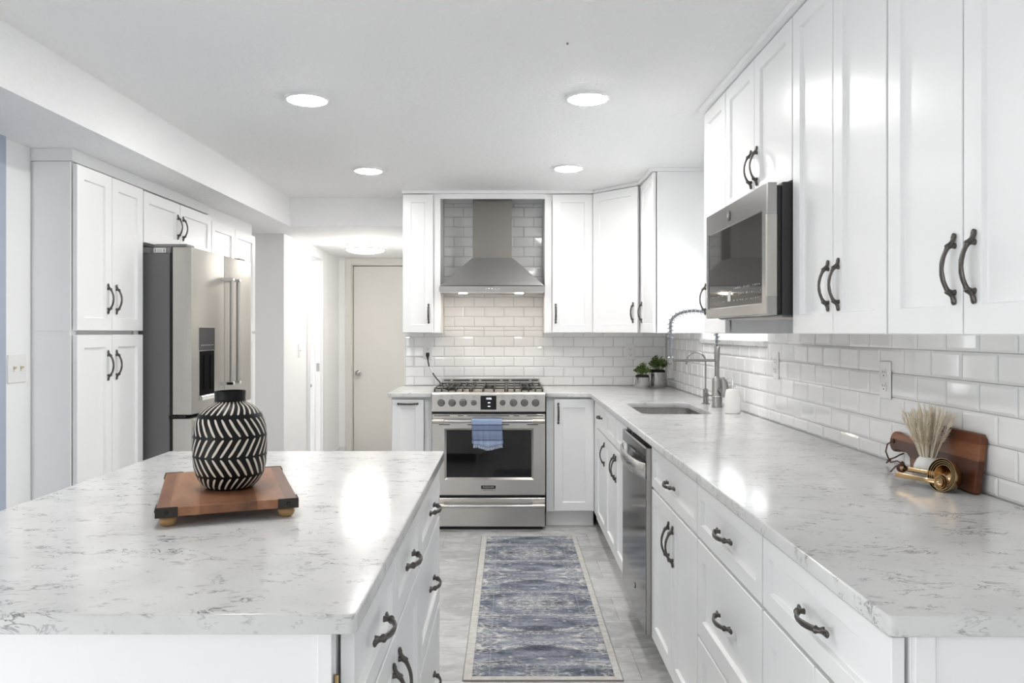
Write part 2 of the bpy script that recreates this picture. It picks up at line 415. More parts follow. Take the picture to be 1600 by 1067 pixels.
def fronts(root, items, mat_=None):
    """items: (kind, x0, x1, z0, z1, handle or None); handle = (x, z, 'h' or 'v')"""
    for kind, x0, x1, z0, z1, hd in items:
        fr = .057 if kind == 'door' else .040
        if kind == 'drawer_front' and z1-z0 > .2: fr = .052
        d = B().door(x0+.0018, x1-.0018, z0+.0018, z1-.0018, fr).done(kind, mat_ or CAB, root)
        if hd: pull(d, hd[0], hd[1], hd[2] == 'h')
def carcass(root, w, d, z0, z1, toe=0.0, top=True, face=.019):
    b = B()
    b.box(0, .018, 0, d, z0, z1, .001); b.box(w-.018, w, 0, d, z0, z1, .001)
    b.box(.018, w-.018, d-.012, d, z0, z1); b.box(.018, w-.018, .001, d-.012, z0, z0+.018)
    if top: b.box(.018, w-.018, .001, d-.012, z1-.018, z1)
    # face frame behind the fronts
    b.box(.018, w-.018, 0, face, z1-.05, z1-.0185); b.box(.018, .05, .0005, face, z0+.018, z1-.05); b.box(w-.05, w-.018, .0005, face, z0+.018, z1-.05)
    b.box(.05, w-.05, face-.004, face, z0+.018, z1-.05)
    o = b.done('cabinet_box', CAB, root, off=(0, -.007, 0))
    if toe:
        B().box(.0, w, .058, .072, 0, z0, .001).done('toe_kick', CAB, root)
    return o

# ------------------------------------------------------------------ the room
CH = 2.35; SH = 2.13; XW = 1.218; YB = 5.955
struct(B().box(-2.9, 1.40, -3.0, 8.7, -.06, 0).done('floor', FLOORM))
struct(B().box(-2.9, 1.40, -3.0, 8.7, CH, CH+.06).done('ceiling', CEIL))
b = B(); WY0, WY1, WZ0, WZ1 = 3.64, 4.88, 1.285, 1.74     # opening of the window over the sink
b.box(XW, XW+.14, -3.0, WY0, 0, CH).box(XW, XW+.14, WY1, YB+.12, 0, CH).box(XW, XW+.14, WY0, WY1, 0, WZ0).box(XW, XW+.14, WY0, WY1, WZ1, CH)
struct(b.done('wall_right', WALL))
b = B(); b.box(-.80, XW, YB, YB+.12, 0, CH).box(-.80, -.68, YB+.12, 8.42, 0, CH)
struct(b.done('wall_back', WALL))
b = B(); b.box(-2.6, -1.84, 6.36, 6.48, 0, SH).box(-1.96, -1.84, 6.48, 7.14, 0, SH).box(-1.96, -1.84, 7.62, 8.42, 0, SH).box(-1.96, -1.84, 7.14, 7.62, 2.04, SH)
struct(b.done('wall_hall', WALL))
b = B(); b.box(-1.96, -1.70, 8.42, 8.54, 0, SH).box(-.88, -.68, 8.42, 8.54, 0, SH).box(-1.70, -.88, 8.42, 8.54, 2.055, SH).box(-1.96, -.68, 8.54, 8.60, 0, CH)  # last box: added backing, keeps daylight out of the door gaps
struct(b.done('wall_hall_end', WALL))
struct(B().box(-2.9, -2.6, 3.28, 8.7, 0, SH).done('wall_far_left', WALL))  # unseen wall, put in to shut out daylight beyond the open doorway
b = B(); b.box(-2.21, -2.09, -3.0, -1.0, 0, SH).box(-2.21, -2.09, 1.0, 2.16, 0, SH).box(-2.21, -2.09, -1.0, 1.0, 0, .08).box(-2.21, -2.09, -1.0, 1.0, 1.30, SH).box(-2.21, -2.09, 3.12, 3.398, 0, SH).box(-2.21, -2.09, 2.16, 3.12, 2.06, SH).box(-2.6, -2.21, 3.28, 3.398, 0, SH).box(-2.27, -2.21, 2.1, 3.28, 0, SH)  # last box: added backing that stops daylight leaking round the door
struct(b.done('wall_left', WALL))
b = B(); b.box(-2.9, -2.0, -3.12, -3.0, 0, CH).box(-1.5, 1.40, -3.12, -3.0, 0, CH).box(-2.0, -1.5, -3.12, -3.0, 1.05, CH).box(-2.0, -1.5, -3.12, -3.0, 0, .45)
struct(b.done('wall_front', WALL))
b = B(); b.prism([(-2.6, -3.0), (-1.665, -3.0), (-1.665, 5.925), (-.785, 5.925), (-.785, 8.42), (-2.6, 8.42)], SH, CH-.0005)
struct(b.done('ceiling_soffit', CEIL))

# windows
def window(name, x0, x1, z0, z1, M, mull=True):
    b = B(); w = .045
    b.box(x0, x0+w, -.03, .03, z0, z1, .003).box(x1-w, x1, -.03, .03, z0, z1, .003).box(x0+w, x1-w, -.03, .03, z0, z0+w, .003).box(x0+w, x1-w, -.03, .03, z1-w, z1, .003)
    if mull: b.box((x0+x1)/2-.02, (x0+x1)/2+.02, -.025, .025, z0+w, z1-w, .003)
    o = struct(b.done(name, TRIM, M=M))
    B().box(x0+w-.004, x1-w+.004, -.004, .004, z0+w-.004, z1-w+.004).done('pane', WGLASS, o, M=M)
    return o
MR = T(XW+.10, WY0, WZ0) @ Matrix.Rotation(PI/2, 4, 'Z')
w1 = window('window_1', 0, WY1-WY0, 0, WZ1-WZ0, MR)
B().box(XW-.028, XW+.07, WY0-.004, WY1+.004, WZ0-.030, WZ0-.001, .003).done('sill', QUARTZ, w1)
window('added_window_rear', -2.0, -1.5, .45, 1.05, T(0, -3.06, 0))  # added window behind the camera, brings in frontal daylight
window('added_window_side', 0, 2.0, .08, 1.30, T(-2.15, -1.0, 0) @ Matrix.Rotation(PI/2, 4, 'Z'))  # added low window out of view, brightens drawers and tiled wall

# doors and casings
def casing(b, x0, x1, z1, w=.07, t=.016, y=0.0):
    b.box(x0-w, x0, y-t, y, 0, z1+w, .003).box(x1, x1+w, y-t, y, 0, z1+w, .003).box(x0, x1, y-t, y, z1, z1+w, .003)
d1 = B(); casing(d1, -1.70, -.88, 2.055, .066, .016, 8.42)
d1.box(-1.70, -1.69, 8.42, 8.54, 0, 2.055).box(-.89, -.88, 8.42, 8.54, 0, 2.055).box(-1.69, -.89, 8.42, 8.54, 2.045, 2.055)
d1 = struct(d1.done('door_1', DOORP))
slab = B().box(-1.684, -.896, 8.436, 8.472, .008, 2.038, .002).done('door_slab', DOORP, d1)
kb = B(); kz = 1.326-64.5*8.43/1215; kx = -1.63
kb.lathe([(.032, 0), (.032, .004), (.026, .009), (.012, .012), (.011, .026), (.020, .034), (.027, .044), (.0285, .054), (.024, .064), (.012, .069), (.001, .070)], 24, (kx, 8.436, kz), M=Matrix.Rotation(PI/2, 3, 'X'))
kb.done('knob', NICKEL, slab, smooth=40)
B().box(-1.690, -1.684, 8.43, 8.46, kz-.03, kz+.03).done('strike_plate', NICKEL, d1)

d2 = B()       # open doorway in the hall's left wall: casing and lining
M2 = T(-1.84, 7.14, 0) @ Matrix.Rotation(PI/2, 4, 'Z')
casing(d2, 0, .48, 2.03, .075, .018)
d2.box(.0, .012, 0, .12, 0, 2.04).box(.468, .48, 0, .12, 0, 2.04).box(.012, .468, 0, .12, 2.028, 2.04)
d2.box(.456, .468, .055, .085, 0, 2.028)
d2 = struct(d2.done('door_2', TRIM, M=M2))
B().box(.4655, .468, .012, .042, .94, 1.02, .001).done('strike_plate', NICKEL, d2, M=M2)
B().lathe([(.017, 0), (.017, .003), (.001, .004)], 16, (.456, .098, .80), M=Matrix.Rotation(-PI/2, 3, 'Y')).done('latch_rosette', NICKEL, d2, M=M2)
d3 = B()       # blue grey door beside the light switch
M3 = T(-2.09, 2.16, 0) @ Matrix.Rotation(PI/2, 4, 'Z')
casing(d3, 0, .96, 2.06, .085, .02)
d3 = struct(d3.done('door_3', BLUET, M=M3))
B().box(.004, .956, .02, .055, .008, 2.055, .002).done('door_slab', BLUET, d3, M=M3)
# skirting in the hall
def board(name, x0, x1, y0, y1):
    b = B(); b.box(x0, x1, y0, y1, 0, .085, .003)
    return struct(b.done(name, TRIM))
board('baseboard_hall', -1.84, -1.827, 7.70, 8.419); board('baseboard_hall_end', -1.826, -1.767, 8.406, 8.42)
board('baseboard_pillar', -2.07, -1.84, 6.346, 6.36); board('baseboard_hall_front', -1.84, -1.827, 6.36, 7.06)

# ------------------------------------------------------------------ bevelled subway tiles
def tiles(name, regions, rows, pitch_w, M):
    """regions: (u0,u1,v0,v1) openings to fill; rows: (v0, v1, joint offset); one mesh: grout bed and pillowed tiles"""
    b = B(); g = .0011
    for u0, u1, v0, v1 in regions:
        b.box(u0, u1, -.004, 0, v0, v1, mi=1)
        for r0, r1, off in rows:
            a0, a1 = max(r0, v0), min(r1, v1)
            if a1-a0 < .004: continue
            k = math.floor((u0-off)/pitch_w)
            while off+k*pitch_w < u1:
                c0, c1 = max(off+k*pitch_w, u0), min(off+(k+1)*pitch_w, u1); k += 1
                if c1-c0 < .005: continue
                x0, x1, z0, z1 = c0+g, c1-g, a0+g, a1-g
                i = min(.0095, (x1-x0)*.3, (z1-z0)*.3); j = random.uniform(-.0004, .0004)
                q = lambda e, y, s=0: [b.bm.verts.new(p) for p in ((x0+e, y-s, z0+e), (x1-e, y+s, z0+e), (x1-e, y+s, z1-e), (x0+e, y-s, z1-e))]
                L = [q(0, -.004), q(0, -.0062), q(i*.8, -.0094), q(i, -.0096, j)]
                for A, C in zip(L, L[1:]):
                    for t in range(4): b.bm.faces.new((A[t], A[(t+1) % 4], C[(t+1) % 4], C[t]))
                b.bm.faces.new(L[-1])
    return struct(b.done(name, [TILE, GROUT], M=M))
Pb, P0 = .0764, .9825
rows = [(P0+Pb*k, P0+Pb*(k+1), .342+(.07625 if k % 2 == 0 else 0)) for k in range(-1, 18)]
tiles('wall_back_tiles', [(-.793, XW-.012, .9155, 1.335), (-.498, .2605, 1.335, 2.31)], rows, .1525, T(0, YB, 0))
rows = [(.9655+.0770*j, .9655+.0770*(j+1), -(1.850+(0 if j % 2 == 0 else .07625))) for j in range(-1, 6)]
tiles('wall_right_tiles', [(-YB+.012, -WY1, .9155, 1.335), (-WY1, -WY0, .9155, WZ0-.031), (-WY0, -1.05, .9155, 1.335)], rows, .1525,
      T(XW, 0, 0) @ Matrix.Rotation(-PI/2, 4, 'Z'))

# ------------------------------------------------------------------ cabinets
R_, L_, C_ = -PI/2, PI/2, 0.0         # facing the aisle from the right wall, from the left, facing the camera
Z0, Z1 = .108, .884
# base cabinets on the back wall
c = thing('base_cabinet', 'narrow white pull-out base cabinet left of the range', 'cabinet', (-.795, 5.275, 0), C_, 'base cabinets under the worktops')
carcass(c, .272, .66, Z0, Z1, True)
fronts(c, [('door', .003, .222, .115, .870, (.113, .840, 'h'))])
c = thing('base_cabinet', 'white single door base cabinet right of the range', 'cabinet', (.2545, 5.275, 0), C_, 'base cabinets under the worktops')
carcass(c, .325, .66, Z0, Z1, True)
fronts(c, [('door', .050, .322, .115, .874, (.080, .775, 'v'))])
XF = .587
def base_right(label, y1, w, items, top=True, name='base_cabinet'):
    c = thing(name, label, 'cabinet', (XF, y1, 0), R_, 'base cabinets under the worktops')
    carcass(c, w, .615, Z0, Z1, True, top); fronts(c, items); return c
base_right('narrow white corner base cabinet with one small drawer over a door, before the sink cabinet', 5.03, .470,
    [('drawer_front', .004, .468, .712, .874, (.25, .80, 'h')), ('door', .004, .468, .115, .706, (.425, .60, 'v'))])
base_right('white sink base cabinet with two handleless drawer fronts, between corner and dishwasher', 4.558, .832,
    [('drawer_front', .003, .415, .712, .874, None), ('drawer_front', .417, .829, .712, .874, None),
     ('door', .003, .415, .115, .706, (.382, .60, 'v')), ('door', .417, .829, .115, .706, (.450, .60, 'v'))], False)
base_right('white base cabinet with one wide drawer over two doors, beside the dishwasher', 3.089, .748,
    [('drawer_front', .002, .746, .712, .874, (.374, .79, 'h')), ('door', .002, .373, .115, .706, (.340, .585, 'v')), ('door', .375, .746, .115, .706, (.408, .585, 'v'))])
base_right('white drawer base with three stacked drawers in the right-hand run', 2.339, .598,
    [('drawer_front', .002, .596, .712, .874, (.299, .79, 'h')), ('drawer_front', .002, .596, .420, .706, (.299, .565, 'h')), ('drawer_front', .002, .596, .115, .414, (.299, .265, 'h'))])
base_right('white base cabinet at the near end of the right-hand run, drawer over two doors', 1.739, .589,
    [('drawer_front', .002, .587, .712, .874, (.294, .79, 'h')), ('door', .002, .2935, .115, .706, (.26, .585, 'v')), ('door', .2955, .587, .115, .706, (.328, .585, 'v'))])
ep = thing('end_panel', 'white finished end panel under the near end of the right-hand worktop', 'panel', (.95, 1.145, 0))
B().box(.6245, 1.214, 1.139, 1.1495, 0, .884, .001).done('panel', CAB, ep, off=(.95, 1.145, 0))
B().box(.5945, .624, 1.136, 1.1485, 0, .884, .0008).done('edge_strip', CAB, ep, off=(.95, 1.145, 0))
fl = thing('filler_strip', 'white corner filler strip between the back and right-hand base cabinets', 'panel', (.590, 5.15, 0))
B().box(.578, .600, 5.034, 5.272, Z0, .884, .001).done('strip', CAB, fl, off=(.590, 5.15, 0))

# wall cabinets
UZ0, UZ1 = 1.319, 2.326
def wall_cab(label, loc, rz, w, items, z0=UZ0, d=.300, name='wall_cabinet', z1=UZ1):
    c = thing(name, label, 'cabinet', loc, rz, 'wall cabinets'); carcass(c, w, d, z0, z1); fronts(c, items); return c
YU = 5.642
wall_cab('white single door wall cabinet left of the range hood', (-.770, YU, 0), C_, .273, [('door', .001, .224, UZ0, UZ1-.004, (.190, 1.458, 'v'))])
c = wall_cab('white single door wall cabinet right of the range hood', (.2605, YU, 0), C_, .349, [('door', .053, .347, UZ0, UZ1-.004, (.079, 1.458, 'v'))])
# diagonal corner cabinet
dg = thing('corner_wall_cabinet', 'white diagonal corner wall cabinet between the hood side and window side', 'cabinet', (.615, YU-.018, 0), math.atan2(5.310-YU+.018, .897-.615), 'wall cabinets')
LW = math.hypot(.897-.615, 5.310-YU+.018)
B().prism([(.6105, YU+.01), (.622, YU+.006), (.912, 5.338), (1.214, 5.338), (1.214, 5.943), (.6105, 5.943)], UZ0, UZ1).done('cabinet_box', CAB, dg,
    M=(T(.615, YU-.018, 0) @ Matrix.Rotation(dg.rotation_euler.z, 4, 'Z')).inverted())
fronts(dg, [('door', .006, LW-.006, UZ0, UZ1-.004, (LW-.045, 1.458, 'v'))])
wall_cab('narrow white wall cabinet at the far side of the window, facing the aisle', (.917, 5.302, 0), R_, .458, [('door', .002, .456, UZ0, UZ1-.004, (.065, 1.458, 'v'))])
wall_cab('narrow white wall cabinet at the near side of the window, beside the microwave', (.917, 3.573, 0), R_, .352, [('door', .002, .350, UZ0, UZ1, (.035, 1.475, 'v'))])
wall_cab('short white two door wall cabinet above the microwave', (.917, 3.219, 0), R_, .757, [('door', .002, .378, 1.806, UZ1, (.345, 1.925, 'v')), ('door', .379, .755, 1.806, UZ1, (.412, 1.925, 'v'))], 1.806)
wall_cab('tall white two door wall cabinet right beside the microwave', (.917, 2.460, 0), R_, .614, [('door', .002, .306, UZ0, UZ1, (.279, 1.455, 'v')), ('door', .308, .612, UZ0, UZ1, (.347, 1.455, 'v'))])
wall_cab('white two door wall cabinet nearest the camera, above the wooden board', (.917, 1.844, 0), R_, .614, [('door', .002, .306, UZ0, UZ1, (.281, 1.452, 'v')), ('door', .308, .612, UZ0, UZ1, (.348, 1.452, 'v'))])
# crown strips
struct(B().box(-.772, .614, YU-.020, YU+.02, UZ1+.001, CH-.0005).done('trim_1', CAB))
struct(B().prism([(.614, YU-.026), (.640, YU-.010), (.905, 5.345), (.878, 5.318)], UZ1+.001, CH-.0005).done('trim_2', CAB))
struct(B().box(.880, .93, 4.84, 5.318, UZ1+.001, CH-.0005).box(.93, XW, 4.84, 4.86, UZ1+.001, CH-.0005).done('trim_3', CAB))
struct(B().box(.872, .93, 1.10, 3.573, UZ1+.001, CH-.0005).box(.93, XW, 3.555, 3.573, UZ1+.001, CH-.0005).done('trim_4', CAB))
va = thing('valance_board', 'white valance board across the top of the range hood alcove', 'panel', (-.118, YU, 2.289))
B().box(-.4965, .260, YU-.014, YU+.006, 2.289, 2.326, .001).done('board', CAB, va, off=(-.118, YU, 2.289))

# tall cabinets and refrigerator on the left
XP = -1.915
def tall(label, y0, w, items, z0, z1, d=.62, toe=False, name='tall_cabinet', group='tall cabinets on the left wall'):
    c = thing(name, label, 'cabinet', (XP, y0, 0), L_, group); carcass(c, w, d, z0, z1, toe); fronts(c, items); return c
tall('tall white four door pantry cabinet beside the refrigerator, near side', 3.405, .630,
    [('door', .008, .310, 1.330, 2.066, (.270, 1.482, 'v')), ('door', .312, .625, 1.330, 2.066, (.348, 1.482, 'v')),
     ('door', .008, .310, .112, 1.314, (.270, 1.168, 'v')), ('door', .312, .625, .112, 1.314, (.348, 1.168, 'v'))], .106, 2.072, .62, True)
tall('short white two door cabinet over the refrigerator', 4.037, .918,
    [('door', .003, .446, 1.790, 2.062, (.412, 1.925, 'v')), ('door', .449, .916, 1.790, 2.062, (.484, 1.925, 'v'))], 1.785, 2.068, name='wall_cabinet')
tall('tall white four door pantry cabinet behind the refrigerator, far side', 4.957, .868,
    [('door', .004, .425, 1.330, 2.040, None), ('door', .428, .855, 1.330, 2.040, None), ('door', .004, .425, .112, 1.314, None), ('door', .428, .855, .112, 1.314, None)], .106, 2.046, .62, True)
b = B().box(XP-.6, XP+.006, 3.4005, 4.957, 2.074, SH-.0005, .001)
struct(b.done('trim_5', CAB)); struct(B().box(XP-.6, XP-.01, 4.9575, 5.825, 2.048, SH-.0005, .001).done('trim_6', CAB))
# near side panel details of the pantry
pp = thing('pantry_side_panel', 'white side panel covering the near side of the tall pantry', 'panel', (-2.0, 3.402, 0))
B().box(-2.075, XP, 3.4002, 3.4042, .0, 1.312, .0008).box(-2.075, XP, 3.4002, 3.4042, 1.330, 2.072, .0008).done('panel', CAB, pp, off=(-2.0, 3.402, 0))

# ------------------------------------------------------------------ island
XI = -.254
def isl(label, y0, w, items, name):
    c = thing(name, label, 'cabinet', (XI, y0, 0), L_, 'island cabinets'); carcass(c, w, .60, Z0, Z1, True); fronts(c, items); return c
isl('white island cabinet with two drawers over two doors, near end', 1.170, .882,
    [('drawer_front', .004, .438, .712, .874, (.235, .79, 'h')), ('drawer_front', .441, .880, .712, .874, (.66, .79, 'h')),
     ('door', .004, .438, .115, .706, (.400, .585, 'v')), ('door', .441, .880, .115, .706, (.480, .585, 'v'))], 'island_cabinet')
isl('white island drawer base with three stacked drawers, range end', 2.054, .580,
    [('drawer_front', .002, .577, .712, .874, (.30, .79, 'h')), ('drawer_front', .002, .577, .420, .706, (.30, .565, 'h')), ('drawer_front', .002, .577, .115, .414, (.30, .265, 'h'))], 'island_cabinet')
ep = thing('island_end_panel', 'white finished end panel under the near end of the island', 'panel', (-.7, 1.16, 0))
o_ = (-.7, 1.16, 0)
B().box(-1.145, -.2845, 1.158, 1.1695, 0, .884, .001).done('panel', CAB, ep, off=o_)
B().box(-.284, -.2630, 1.153, 1.169, 0, .884, .0008).done('corner_stile', CAB, ep, off=o_)
hg = B(); hg.cyl((-.2585, 1.166, .790), (-.2585, 1.166, .812), .0035, k=10); hg.box(-.262, -.2585, 1.1655, 1.167, .790, .812)
hg.done('hinge', GOLD, ep, smooth=40, off=o_)
bp = thing('island_back_panel', 'white back panel closing the far side of the island', 'panel', (-1.0, 1.9, 0))
B().box(-1.145, -1.130, 1.171, 2.634, 0, .884, .001).box(-1.130, -.8625, 2.622, 2.634, 0, .884, .001).done('panel', CAB, bp, off=(-1.0, 1.9, 0))

# ------------------------------------------------------------------ worktops
def wt(name, label, polys, loc):
    me = plate_obj(name, polys, .0, .030, QUARTZ, bev=.0035); me.location = loc; tag(me, label, 'worktop'); return me
isl_poly = rrect(-1.170, -.222, 1.131, 2.685, .012)
wt('island_worktop', 'grey-white quartz worktop on the island under the wooden tray', [isl_poly], (0, 0, .885))
wt('worktop', 'short quartz worktop left of the range', [rrect(-.814, -.519, 5.235, 5.944, .006, 3)], (0, 0, .885))
SX0, SX1, SY0, SY1 = .672, 1.030, 3.885, 4.520
cr = [(.548-.03+.03*math.cos(a), 5.235-.03+.03*math.sin(a)) for a in (PI/2, PI/3, PI/6, 0)]
Lp = [(.5600, 1.121), (XW-.0105, 1.121), (XW-.0105, 5.944), (.2465, 5.944), (.2465, 5.235)] + cr + [(.548, 1.133), (.5515, 1.1245)]
wt('worktop', 'long L-shaped quartz worktop holding the sink', [Lp, rrect(SX0, SX1, SY0, SY1, .06)[::-1]], (0, 0, .885))

# ------------------------------------------------------------------ range
RX0, RX1, RY = -.515, .2435, 5.205
rg = thing('range', 'stainless steel gas range with eight knobs and a black oven window', 'range', (-.136, 5.55, 0))
ro = (-.136, 5.55, 0)
def rp(b, name, m, parent=None, smooth=None): return b.done(name, m, parent or rg, smooth, off=ro)
rp(B().box(RX0+.004, RX1-.004, RY+.03, 5.93, .055, .905).box(RX0+.03, RX1-.03, RY+.06, 5.9, .0, .055), 'range_body', BLACK)
b = B(); b.prism([(5.93, .905), (5.93, .925), (RY+.02, .925), (RY+.004, .920), (RY, .908), (RY-.004, .793), (RY+.03, .788), (RY+.03, .905)], RX0, RX1, 'x')
panel = rp(b, 'control_panel', STEEL)
# back guard with slots
b = B(); b.box(RX0+.012, RX1-.012, 5.865, 5.928, .925, .975, .002)
bg = rp(b, 'back_guard', STEEL)
b = B()
for a, c_ in ((348, 415), (440, 620), (650, 715), (740, 940), (967, 1032), (1060, 1245), (1270, 1338)):
    b.box(-.505+(a-325)*.000715, -.505+(c_-325)*.000715, 5.8638, 5.866, .957, .9655)
rp(b, 'slot', BLACK, bg)
# knobs
def knob(x, z, r):
    k = B(); Mx = Matrix.Rotation(PI/2, 3, 'X'); yy = RY-.0025
    k.lathe([(r*1.10, 0), (r*1.10, .004), (r*1.02, .006), (r, .030), (r*.95, .034), (.0008, .0345)], 28, (x, yy, z), M=Mx)
    k.box(x-.004, x+.004, yy-.037, yy-.03, z-r*.92, z+r*.92, .001)
    o = rp(k, 'knob', CHIM, panel, 40)
    d = B(); d.lathe([(r*1.24, 0), (r*1.22, .0028), (r*1.05, .003)], 28, (x, yy, z), M=Mx); rp(d, 'dial_ring', DKGREY, o, 40)
for px, r in ((325, .0205), (438, .0205), (553, .0205), (664, .0155), (965, .0155), (1078, .0205), (1192, .0205), (1308, .0205)):
    knob(RX0+(px-228)/6.667/233.4, .852, r)
    q = RX0+(px-228)/6.667/233.4
    rp(B().box(q-.006, q+.006, RY-.0029, RY-.0015, .8895, .8905).box(q-.006, q-.005, RY-.0029, RY-.0015, .8895, .896).box(q+.005, q+.006, RY-.0029, RY-.0015, .8895, .896).box(q-.006, q+.006, RY-.0029, RY-.0015, .8955, .8963), 'burner_mark', DKLET, panel)
dx0, dx1 = RX0+(735-228)/6.667/233.4, RX0+(900-228)/6.667/233.4
disp = rp(B().box(dx0, dx1, RY-.0062, RY+.004, .806, .899, .001), 'clock_display', BLACK, panel)
dc = (dx0+dx1)/2
text_mesh('10:06', .0175, DIGIT, 'digits', disp, T(-ro[0]+dc+.002, -ro[1]+RY-.0068, .880) @ RX90)
b = B()
for dz in (.850, .826): b.box(dc-.004, dc+.012, RY-.0068, RY-.006, dz, dz+.005)
rp(b, 'button_mark', DIGIT, disp)
# cooktop, burners, grates
rp(B().box(RX0+.015, RX1-.015, RY+.02, 5.862, .9252, .9275), 'cooktop', STEELD)
b = B()
for bx in (-.395, -.136, .123):
    for by in ((5.36, 5.70) if bx != -.136 else (5.53,)):
        b.cyl((bx, by, .9276), (bx, by, .940), .042, .038, 24).cyl((bx, by, .940), (bx, by, .948), .034, .030, 24)
rp(b, 'burner_cap', IRON, None, 40)
def grate(x0, x1, nx):
    g = B(); y0, y1 = RY+.018, 5.850; zt = .945; w = .0050
    for i in range(nx):
        x = x0+w+(x1-x0-2*w)*i/(nx-1)
        g.tube([(x, y0-.004, .9255), (x, y0-.006, .938), (x, y0+.004, zt-.004), (x, y0+.02, zt), (x, y1-.02, zt), (x, y1, zt-.012), (x, y1, .9255)], w, 6)
    for y in (y0+.07, (y0+y1)/2, y1-.07):
        g.tube([(x0+w, y, zt-.003), (x1-w, y, zt-.003)], w*.9, 6)
    rp(g, 'grate', IRON, None, 60)
grate(RX0+.012, -.258, 6); grate(-.252, -.020, 4); grate(-.014, RX1-.012, 6)
# griddle strip at the middle back
# oven door
b = B(); wx0, wx1, wz0, wz1 = -.418, .152, .350, .668
yd = RY
def framed(b, x0, x1, z0, z1, y, t, hx0, hx1, hz0, hz1, e=.013, dep=.012):
    bm = b.bm
    def R(a0, a1, c0, c1, yy): return [bm.verts.new(p) for p in ((a0, yy, c0), (a1, yy, c0), (a1, yy, c1), (a0, yy, c1))]
    L = [R(x0, x1, z0, z1, y+t), R(x0, x1, z0, z1, y+.004), R(x0+.004, x1-.004, z0+.004, z1-.004, y), R(hx0-e, hx1+e, hz0-e, hz1+e, y), R(hx0, hx1, hz0, hz1, y+dep), R(hx0, hx1, hz0, hz1, y+t)]
    for A, C in zip(L, L[1:]):
        for i in range(4): bm.faces.new((A[i], A[(i+1) % 4], C[(i+1) % 4], C[i]))
framed(b, RX0, RX1, .232, .776, yd, .03, wx0, wx1, wz0, wz1)
od = rp(b, 'oven_door', STEEL)
rp(B().box(wx0-.002, wx1+.002, yd+.012, yd+.02, wz0-.002, wz1+.002), 'oven_window', GLASSB, od)
b = B()
for a, c_ in ((252, 420), (500, 560), (600, 1035), (1078, 1140), (1218, 1388)):
    b.box(RX0+(a-232)*.000645, RX0+(c_-232)*.000645, yd-.0006, yd+.002, .762, .767)
for a, c_ in ((305, 420), (600, 1035), (1218, 1335)):
    b.box(RX0+(a-232)*.000645, RX0+(c_-232)*.000645, yd-.0006, yd+.002, .703, .708)
rp(b, 'vent_slot', BLACK, od)
def bar(z, parent):
    hy = yd-.055
    h = B(); h.cyl((RX0+.06, hy, z), (RX1-.06, hy, z), .0118, k=20)
    o = rp(h, 'handle', STEELY, parent, 40)
    for sx, sg in ((RX0, 1), (RX1, -1)):
        m = B(); m.cyl((sx+sg*.006, hy, z), (sx+sg*.088, hy, z), .0158, k=20)
        m.box(min(sx+sg*.010, sx+sg*.084), max(sx+sg*.010, sx+sg*.084), hy, yd+.001, z-.013, z+.013, .002)
        rp(m, 'handle_mount', STEELV, o, 40)
bar(.734, od)
bd = rp(B().box(-.185, -.089, yd-.0025, yd+.001, .276, .298, .0008), 'badge', BLACK, od)
text_mesh('FRIGIDAIRE', .0150, LETTER, 'lettering', bd, T(-.137-ro[0], yd-.0030-ro[1], .2872) @ RX90)
b2 = rp(B().box(-.187, -.087, yd-.002, yd+.001, .262, .2745, .0006), 'badge_plate', STEELV, od)
text_mesh('PROFESSIONAL', .0098, DKLET, 'lettering', b2, T(-.137-ro[0], yd-.0024-ro[1], .2680) @ RX90)
b = B(); b.box(RX0, RX1, yd, yd+.03, .022, .214, .004)
dr = rp(b, 'warming_drawer', STEEL); bar(.171, dr)
rp(B().box(RX0+.02, RX1-.02, yd+.02, yd+.04, .0, .04), 'toe_plate', BLACK)

# ------------------------------------------------------------------ range hood
HX0, HX1, HYF = -.4955, .2585, 5.552
hd = thing('range_hood', 'stainless steel chimney range hood over the range', 'range hood', (-.118, 5.75, 1.607)); ho = (-.118, 5.75, 1.607)
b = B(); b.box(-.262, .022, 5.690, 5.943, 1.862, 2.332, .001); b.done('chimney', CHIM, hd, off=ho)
b = B(); bm = b.bm
def rr(x0, x1, y0, z): return [bm.verts.new(p) for p in ((x0, y0, z), (x1, y0, z), (x1, 5.943, z), (x0, 5.943, z))]
b.skin([rr(HX0, HX1, HYF, 1.612), rr(HX0, HX1, HYF, 1.652), rr(HX0+.006, HX1-.006, HYF+.012, 1.660), rr(-.268, .028, 5.684, 1.866)], cap=False)
bm.faces.new([v for v in bm.verts][12:16])
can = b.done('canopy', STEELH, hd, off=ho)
b = B(); b.box(HX0+.004, HX1-.004, HYF+.004, 5.942, 1.607, 1.612)
und = b.done('filter_panel', STEEL, hd, off=ho)
for lx in (-.332, .075):
    B().lathe([(.030, 0), (.030, -.004), (.026, -.006), (.001, -.006)], 20, (lx, HYF+.075, 1.607)).done('hood_lamp', HOODL, und, off=ho)
for i in range(5):
    x = -.164+i*.023
    B().lathe([(.0055, 0), (.0055, .003), (.004, .004), (.0005, .004)], 12, (x, HYF, 1.632), M=Matrix.Rotation(PI/2, 3, 'X')).done('button', CHROME, can, 40, off=ho)

